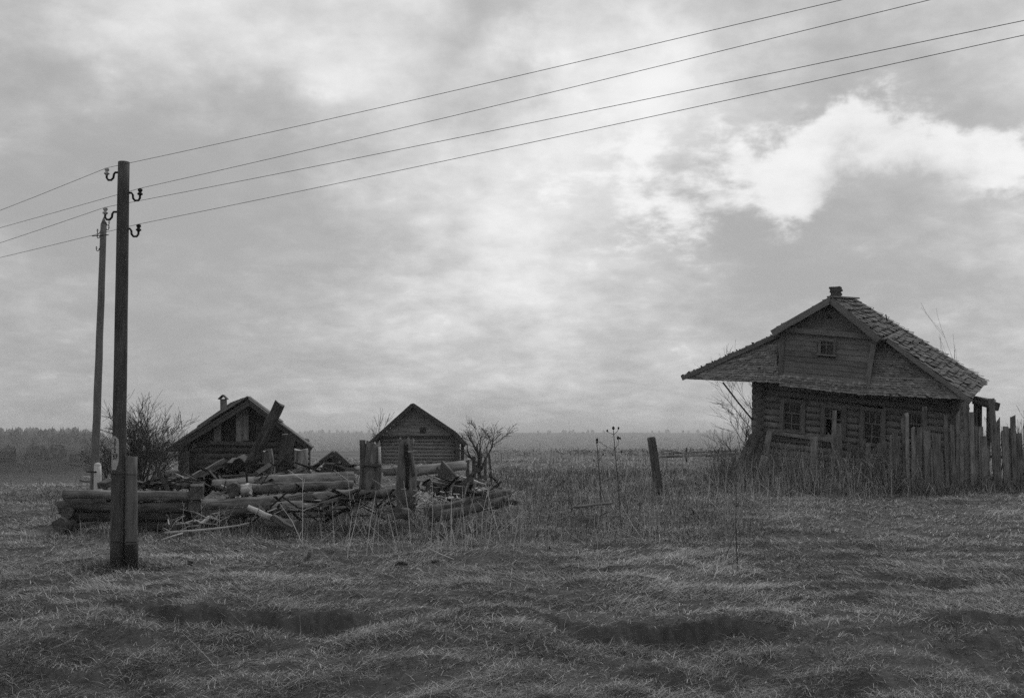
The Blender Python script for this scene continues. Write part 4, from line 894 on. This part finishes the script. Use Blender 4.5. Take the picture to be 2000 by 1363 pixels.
for (px, Y, ty, wd, lab) in ((1415, 31.8, 885, .035, 'left thin pole leaning at the mossy trunk'), (1432, 31.6, 892, .03, 'short thin pole standing before the mossy trunk')):
    g = G(px, Y, -.05); tag(tube('pole', [g, lerp(g, P(px + 22, ty, Y + .4), .5) + Vector((.02, 0, .03)), P(px + 22 if px < 1420 else px - 3, ty, Y + .4)], [wd, wd, wd * .7], M['picket']), lab, 'pole')
for (px, Y, tx, ty, wd, lab) in ((926, 33, 925, 893, .12, 'short stake just right of the barn post'), (948, 32, 948, 893, .08, 'upright stake below the bare tree'), (963, 31, 955, 888, .07, 'slanted stake right of the bare tree'), (913, 33, 913, 900, .12, 'dark short stake at the end of the bright pale log')):
    post('stake', px, Y, tx, ty, wd, .06, lab, 'stake', 'log_dark')
lump('boulder', 930, 31.5, .28, .22, M['turf'], 'rounded turf clump among the stakes under the bare tree', 'clump')

# ------------------------------------------------------------------ bare trees and bushes
def grow(segs, p, d, ln, rad, lev, spread, up, kids, curl=.25):
    pts = [p.copy()]; rs = [rad]; n = 5 if lev > 1 else 4; q = p.copy(); dd = d.copy()
    for i in range(n):
        dd = (dd + Vector((rnd.gauss(0, curl), rnd.gauss(0, curl), rnd.gauss(0, curl) * .6 + up)) * .35).normalized(); q = q + dd * ln / n; pts.append(q.copy()); rs.append(rad * (1 - .62 * (i + 1) / n))
    segs.append((pts, rs, lev))
    if lev <= 0: return
    for k in range(kids):
        f = rnd.uniform(.22, 1.0); i = min(n - 1, int(f * n)); b = lerp(pts[i], pts[i + 1], f * n - i)
        ax = Vector((rnd.gauss(0, 1), rnd.gauss(0, 1), rnd.gauss(0, .6))).normalized()
        nd = (dd + ax * spread).normalized(); grow(segs, b, nd, ln * rnd.uniform(.45, .72), max(.0028, rad * (1 - .6 * f) * .62), lev - 1, spread, up, kids, curl)
def tree(name, loc, label, cat, stems, group=None, tm='bark', tw='twig', min_r=.004):
    t = thing(name, loc, label, cat, group); segs = []; main = []
    for (p, d, ln, r, lev, spread, up, kids) in stems:
        s = []; grow(s, p, d, ln, r, lev, spread, up, kids); main.append(s[0]); segs += s[1:]
    for (pts, rs, lev) in main: tube('trunk', pts, [max(min_r, r) for r in rs], M[tm], t, 7)
    V = []; F = []
    for (pts, rs, lev) in segs:
        v, f = tube_arrays([p - loc for p in pts], [max(min_r, r) for r in rs], 4 if lev > 0 else 3); s = len(V); V += v; F += [tuple(s + i for i in q) for q in f]
    put(bpy.data.objects.new('crown', mesh('crown', V, F, M[tw])), t, Matrix.Translation(loc)); return t
def around(loc, r): return loc + Vector((rnd.uniform(-r, r), rnd.uniform(-r, r), 0))
g = G(272, 30)
tree('bush', g, 'large leafless bush between near pole and log cabin', 'bush', [(around(g, .22), Vector((rnd.uniform(-.55, .6), rnd.uniform(-.4, .4), 1)).normalized(), rnd.uniform(1.1, 1.7), .034, 3, .75, .12, 5) for _ in range(12)], min_r=.0048)
g = G(222, 31)
tree('bush', g, 'low leafless bush behind the two poles', 'bush', [(around(g, .3), Vector((rnd.uniform(-.5, .5), rnd.uniform(-.4, .4), 1)).normalized(), rnd.uniform(.7, 1.15), .022, 3, .8, .1, 4) for _ in range(7)], min_r=.005)
g = G(318, 32)
tree('bush', g, 'tangled low bush at the cabin left wall', 'bush', [(around(g, .35), Vector((rnd.uniform(-.6, .6), rnd.uniform(-.4, .4), 1)).normalized(), rnd.uniform(.7, 1.2), .02, 3, .9, .05, 5) for _ in range(6)], min_r=.0055)
g = G(937, 34)
tree('bare_tree', g, 'small leafless fruit tree right of the barn', 'tree', [(g, Vector((-.12, 0, 1)).normalized(), 1.2, .075, 3, .8, .1, 5), (g + Vector((.03, 0, .35)), Vector((.5, .1, 1)).normalized(), .95, .05, 3, .75, .1, 5), (g + Vector((0, 0, .25)), Vector((-.5, -.2, 1)).normalized(), .95, .05, 3, .75, .1, 4), (g + Vector((0, 0, .4)), Vector((.1, .2, 1)).normalized(), 1.05, .04, 3, .7, .12, 4)], min_r=.0045)
g = G(1468, 40)
tree('bare_tree', g, 'slender leafless birch behind the house left corner', 'tree', [(g, Vector((0, 0, 1)), 2.5, .04, 3, .65, .1, 6), (g + Vector((-.1, 0, .3)), Vector((-.28, 0, 1)).normalized(), 1.9, .028, 3, .7, .08, 5), (g + Vector((-.1, 0, 0)), Vector((-.5, .1, 1)).normalized(), 1.5, .022, 3, .7, .05, 5)], min_r=.0045)
g = G(1430, 42)
tree('bush', g, 'spindly bush left of the slender birch', 'bush', [(around(g, .3), Vector((rnd.uniform(-.5, .3), 0, 1)).normalized(), rnd.uniform(.8, 1.3), .016, 2, .8, .05, 4) for _ in range(4)], min_r=.005)
g = G(1893, 52)
tree('bare_tree', g, 'thin leafless treetop showing above the house roof right edge', 'tree', [(g, Vector((.01, 0, 1)), 4.3, .04, 2, .3, .3, 5), (g + Vector((.3, 0, 0)), Vector((.03, 0, 1)), 3.3, .03, 1, .3, .3, 4)], min_r=.006)
g = G(745, 60)
tree('bare_tree', g, 'bare twigs peeping over the barn left roof slope', 'tree', [(g, Vector((-.05, 0, 1)).normalized(), 1.7, .03, 2, .5, .15, 6)], min_r=.009)
g = G(1962, 34)
tree('bush', g, 'leafless shoots behind the fence right end', 'bush', [(around(g, .4), Vector((rnd.uniform(-.3, .3), 0, 1)).normalized(), rnd.uniform(1.0, 1.6), .02, 2, .5, .1, 5) for _ in range(5)], min_r=.006)
# tall weed with dark seed heads
def seed_weed(loc_px, Y, pts, br, heads, label, r0=.012):
    g = G(loc_px, Y, -.03); t = thing('seed_weed', g, label, 'weed')
    tube('stem', [g] + [P(x, y, Y) for x, y in pts], [r0 * 1.1] + [r0 - .5 * r0 * i / len(pts) for i in range(len(pts))], M['twig'], t, 5)
    for b in br: tube('branch', [P(x, y, Y + rnd.uniform(-.03, .03)) for x, y in b], .005, M['twig'], t, 4)
    for (x, y, r) in heads:
        c = P(x, y, Y); tube('seed_head', [c + Vector((0, 0, z * r)) for z in (-1.2, -.6, 0, .7, 1.2)], [.15 * r, .8 * r, r, .75 * r, .2 * r], M['seed'], t, 6)
seed_weed(1212, 20.8, [(1210, 985), (1208, 951), (1204, 910), (1201, 878), (1198, 840)], [[(1201, 878), (1185, 872), (1166, 860)], [(1201, 876), (1207, 868), (1208, 856)], [(1198, 850), (1206, 842), (1208, 837)], [(1198, 848), (1190, 845), (1186, 842)], [(1203, 900), (1213, 890), (1214, 883)], [(1204, 910), (1190, 895)]],
          [(1198, 836, .032), (1208, 836, .022), (1186, 841, .022), (1207, 855, .03), (1211, 856, .022), (1166, 859, .03), (1214, 882, .02)], 'tall dark dead weed with clustered seed heads in the field')
seed_weed(1174, 22.5, [(1172, 937), (1168, 900), (1166, 866)], [[(1170, 915), (1160, 900)], [(1168, 900), (1178, 888)]], [(1166, 864, .025), (1160, 899, .02), (1178, 887, .02)], 'thinner dead weed left of the seed head weed')
seed_weed(1437, 15.2, [(1438, 1060), (1437, 1010), (1438, 960), (1437, 932)], [[(1437, 1035), (1428, 1060), (1418, 1086)], [(1438, 990), (1446, 975)], [(1437, 990), (1431, 975)], [(1438, 1060), (1446, 1085)]], [], 'thin dark sapling standing alone on right grass', .008)

# ------------------------------------------------------------------ dead grass and dry weeds
def ribbons(name, label, x, y, phi, lean, ln, wd, tone, mt, z=None, k1=.65, k2=1.3):
    n = len(x); z = H(x, y) - .015 if z is None else z
    dx, dy = np.cos(phi), np.sin(phi); sx, sy = -dy * wd / 2, dx * wd / 2
    l1, l2 = lean * k1, np.minimum(lean * k2, 1.85)
    mx, my, mz = x + dx * ln * .5 * np.sin(l1), y + dy * ln * .5 * np.sin(l1), z + ln * .5 * np.cos(l1)
    tx, ty, tz = mx + dx * ln * .5 * np.sin(l2), my + dy * ln * .5 * np.sin(l2), mz + ln * .5 * np.cos(l2)
    V = np.empty((n, 5, 3), np.float32)
    V[:, 0] = np.stack([x - sx, y - sy, z], -1); V[:, 1] = np.stack([x + sx, y + sy, z], -1)
    V[:, 2] = np.stack([mx - sx * .8, my - sy * .8, mz], -1); V[:, 3] = np.stack([mx + sx * .8, my + sy * .8, mz], -1); V[:, 4] = np.stack([tx, ty, tz], -1)
    me = bpy.data.meshes.new(name); me.vertices.add(n * 5); me.vertices.foreach_set('co', V.ravel())
    b = (np.arange(n) * 5)[:, None]; loops = (b + np.array([[0, 1, 3, 2, 2, 3, 4]])).ravel().astype(np.int32)
    me.loops.add(n * 7); me.loops.foreach_set('vertex_index', loops)
    st = np.empty((n, 2), np.int32); st[:, 0] = np.arange(n) * 7; st[:, 1] = st[:, 0] + 4
    me.polygons.add(n * 2); me.polygons.foreach_set('loop_start', st.ravel()); me.polygons.foreach_set('loop_total', np.tile([4, 3], n).astype(np.int32))
    me.materials.append(mt); me.update(calc_edges=True)
    at = me.attributes.new('tone', 'FLOAT', 'POINT'); at.data.foreach_set('value', np.repeat(np.clip(tone, 0, 1), 5).astype(np.float32))
    return tag(put(bpy.data.objects.new(name, me)), label, kind='stuff')
def build_grass():
    n = 780000
    d = np.exp(nrs.uniform(np.log(6.8), np.log(70), n)); q = nrs.uniform(-.64, .64, n); x, y = q * d, d
    st = (H(x, y + .06) - H(x, y - .06)) / .12; k0 = ~((st > .55) & (y < 14) & (nrs.rand(n) < .6)); x, y, d = x[k0], y[k0], d[k0]; n = len(x)
    cl = fbm(x / .55 + 50, y / .55, 3); big = fbm(x / 2.2 + 8, y / 2.2 + 3, 3)
    keep = nrs.rand(n) < np.clip(.45 + 1.8 * (cl - .33), .28, 1); x, y, cl, big, d = x[keep], y[keep], cl[keep], big[keep], d[keep]; n = len(x)
    flow = .5 + 5.0 * (fbm(x / 1.7 + 70, y / 1.7 + 20, 2) - .5) * 2
    near = sstep(12.5, 10.0, y)
    flow = 1.1 * (fbm(x / 1.7 + 70, y / 1.7 + 20, 2) - .5) * 2 + np.where(nrs.rand(n) < np.clip((fbm(x / 2.3 + 33, y / 2.3, 2) - .35) * 3, .05, .95), math.pi, 0)
    flow = flow * (1 - near) + near * (.35 + .9 * (fbm(x / 1.2, y / .9 + 5, 2) - .5) * 2 + np.where(nrs.rand(n) < .25, math.pi, 0))
    phi = flow + nrs.normal(0, .8 + .35 * near, n)
    up = nrs.rand(n) < .035 + .08 * (cl > .6)
    lean = np.where(up, nrs.uniform(.2, .9, n), nrs.uniform(1.22, 1.62, n))
    ln = nrs.uniform(.04, .24, n) * (.45 + .95 * cl) * (1 - .12 * near); ln = np.where(up, ln * .6, ln)
    wd = .00042 * np.clip(d, 7, 80) * nrs.uniform(.55, 1.5, n)
    ln = ln * np.clip(d / 22, 1, 1.8)
    tone = .14 + .62 * (fbm(x / .9 + 11, y / .6 + 31, 4) - .30) + .28 * (big - .4) + .95 * nrs.rand(n) ** 3.5
    tone = tone - .20 * near + .05 * up
    rise = nrs.rand(n) ** 2 * .06 * np.clip(cl * 1.6, 0, 1.2)
    ribbons('grass', 'matted dead grass', x, y, phi, lean, ln, wd, tone, M['grass'], H(x, y) - .01 + rise, .90, 1.12)
build_grass()
def build_brush():
    # brittle brush and brambles along the house, the fence and the ruin; grass grown up round the pole foot
    V = []; F = []; T = []
    for (n_, a, b, y0, y1, h0, h1) in ((760, 1390, 1790, 29.0, 33.2, .35, 1.3), (120, 1390, 1500, 30, 33, .4, 1.2), (130, 640, 960, 20.5, 24, .3, .8), (160, 1740, 2030, 29.0, 29.8, .2, .7), (60, 60, 260, 24, 30, .3, .8)):
        for _ in range(n_):
            px = rnd.uniform(a, b); Y = rnd.uniform(y0, y1); g = G(px, Y, -.05); hh = rnd.uniform(h0, h1); w_ = .0002 * Y; tn = rnd.random() ** 2
            ends = []
            e = g + Vector((rnd.gauss(0, .35), rnd.gauss(0, .25), 1)).normalized() * hh; m_ = lerp(g, e, .5) + Vector((rnd.gauss(0, .08), 0, rnd.gauss(0, .05))) * hh
            ends.append(([g, m_, e], [w_, w_ * .8, w_ * .4]))
            for _k in range(rnd.randint(2, 6)):
                q = lerp(m_, e, rnd.uniform(-.6, 1)); ends.append(([q, q + Vector((rnd.gauss(0, .6), rnd.gauss(0, .5), rnd.uniform(-.25, .9))).normalized() * hh * rnd.uniform(.15, .5)], [w_ * .6, w_ * .35]))
            for pts, rs in ends:
                v, f = tube_arrays(pts, rs, 3); k = len(V); V += v; F += [tuple(k + j for j in g_) for g_ in f]; T += [tn] * len(v)
    me = mesh('brush', V, F, M['brush']); at = me.attributes.new('tone', 'FLOAT', 'POINT'); at.data.foreach_set('value', T)
    tag(put(bpy.data.objects.new('brush', me)), 'dead brush along house and fence', kind='stuff')
    n = 900; c = G(240, 14.85); rr = .1 + np.abs(nrs.normal(0, .22, n)); a = nrs.uniform(0, 6.28, n)
    ribbons('grass', 'grass round the pole foot', c.x + rr * np.cos(a) * 1.4, c.y + rr * np.sin(a) * .8, a + nrs.normal(0, .8, n), nrs.uniform(.2, 1.2, n), nrs.uniform(.08, .26, n), .006 * nrs.uniform(.6, 1.4, n), .1 + .6 * nrs.rand(n) ** 2, M['grass'])
build_brush()
def build_weeds():
    # dry upright stalks, thickest in the belt between the ruin and the house
    X = []; Y = []; S = []
    def zone(n, px0, px1, y0, y1, hmin, hmax, thr=.42, pw=1.0):
        px = nrs.uniform(px0, px1, n); yy = np.sqrt(nrs.uniform(y0 ** 2, y1 ** 2, n)); xx = (px - 1000) / FPX * yy
        k = fbm(xx / 1.1 + 3, yy / 1.1 + 77, 3) > thr; k &= nrs.rand(n) < np.clip(np.minimum(px - px0, px1 - px) / 130 + .04, 0, 1) * np.clip((yy - y0) / (.16 * y0) + .08, 0, 1); X.append(xx[k]); Y.append(yy[k]); S.append(hmin + (hmax - hmin) * nrs.rand(k.sum()) ** pw)
    zone(900, 540, 1050, 15.4, 20.5, .2, 1.25, .53, 1.6); zone(2300, 880, 1560, 15.6, 28, .1, .95, .46, 1.7); zone(1000, 1000, 1450, 28, 46, .2, .75); zone(700, 1380, 1760, 24, 31, .15, .8); zone(3000, 1350, 1820, 27.0, 32.5, .2, 1.2, .42, 1.4); zone(260, 300, 1950, 9.5, 17, .15, .55)
    zone(220, 300, 560, 17.5, 19.5, .2, .8); zone(250, 1740, 2020, 27.5, 29.8, .1, .45); zone(900, 880, 1480, 46, 90, .4, .9); zone(300, 60, 330, 22, 36, .15, .5)
    x, y, s = np.concatenate(X), np.concatenate(Y), np.concatenate(S); n = len(x)
    lean = np.abs(nrs.normal(0, .22, n)); fall = (nrs.rand(n) < .42) | (y < 15.5); lean[fall] = nrs.uniform(.7, 1.5, fall.sum())
    V = []; F = []; T = []
    z = H(x, y)
    for i in range(n):
        a = nrs.uniform(0, 6.28); d = Vector((math.cos(a) * math.sin(lean[i]), math.sin(a) * math.sin(lean[i]), math.cos(lean[i]))); p = Vector((x[i], y[i], z[i] - .03))
        b2 = Vector((nrs.normal(0, .12), nrs.normal(0, .12), 0)); p1 = p + d * s[i] * .5; p2 = p1 + (d + b2).normalized() * s[i] * .5
        w_ = (.00034 if i < 250 else .0002) * y[i] * nrs.uniform(.7, 1.5); tn = nrs.rand() ** .8 if i < 250 else nrs.rand() ** 1.3
        L_ = [([p, p1, p2], [w_, w_ * .85, w_ * .4])]
        if nrs.rand() < .3:
            for _ in range(nrs.randint(1, 4)):
                q = lerp(p1, p2, nrs.rand()); L_.append(([q, q + Vector((nrs.normal(0, .5), nrs.normal(0, .5), nrs.uniform(.3, 1))).normalized() * s[i] * nrs.uniform(.12, .3)], [w_ * .6, w_ * .4]))
        for pts, rs in L_:
            v, f = tube_arrays(pts, rs, 3); k = len(V); V += v; F += [tuple(k + j for j in g_) for g_ in f]; T += [tn] * len(v)
    me = mesh('dry_weeds', V, F, M['weed']); at = me.attributes.new('tone', 'FLOAT', 'POINT'); at.data.foreach_set('value', T)
    tag(put(bpy.data.objects.new('dry_weeds', me)), 'dry weed stalks', kind='stuff')
    # tangled low growth at the ruin, the house and the fence
    n = 42000; px = np.concatenate([nrs.uniform(100, 1000, 6000), nrs.uniform(900, 1500, 20000), nrs.uniform(1390, 2040, 16000)]); yy = np.concatenate([nrs.uniform(17.0, 23.5, 6000), nrs.uniform(17.5, 40, 20000), nrs.uniform(28, 33.4, 16000)])
    xx = (px - 1000) / FPX * yy; cl = fbm(xx / .8 + 21, yy / .8 + 2, 3); k = (cl > .4) & (nrs.rand(n) < np.clip(np.minimum(px - 900, 1500 - px) / 160 + (np.abs(px - 1200) > 300) * 9 + .05, 0, 1) * np.clip((yy - 16.6) / 2.5, 0, 1)); xx, yy, cl = xx[k], yy[k], cl[k]; n = len(xx)
    ribbons('undergrowth', 'tangled dead undergrowth', xx, yy, nrs.uniform(0, 6.28, n), np.abs(nrs.normal(.95, .5, n)), nrs.uniform(.12, .42, n) * (.6 + cl), .00045 * yy * nrs.uniform(.6, 1.5, n), .05 + .6 * nrs.rand(n) ** 1.8, M['grass'])
build_weeds()
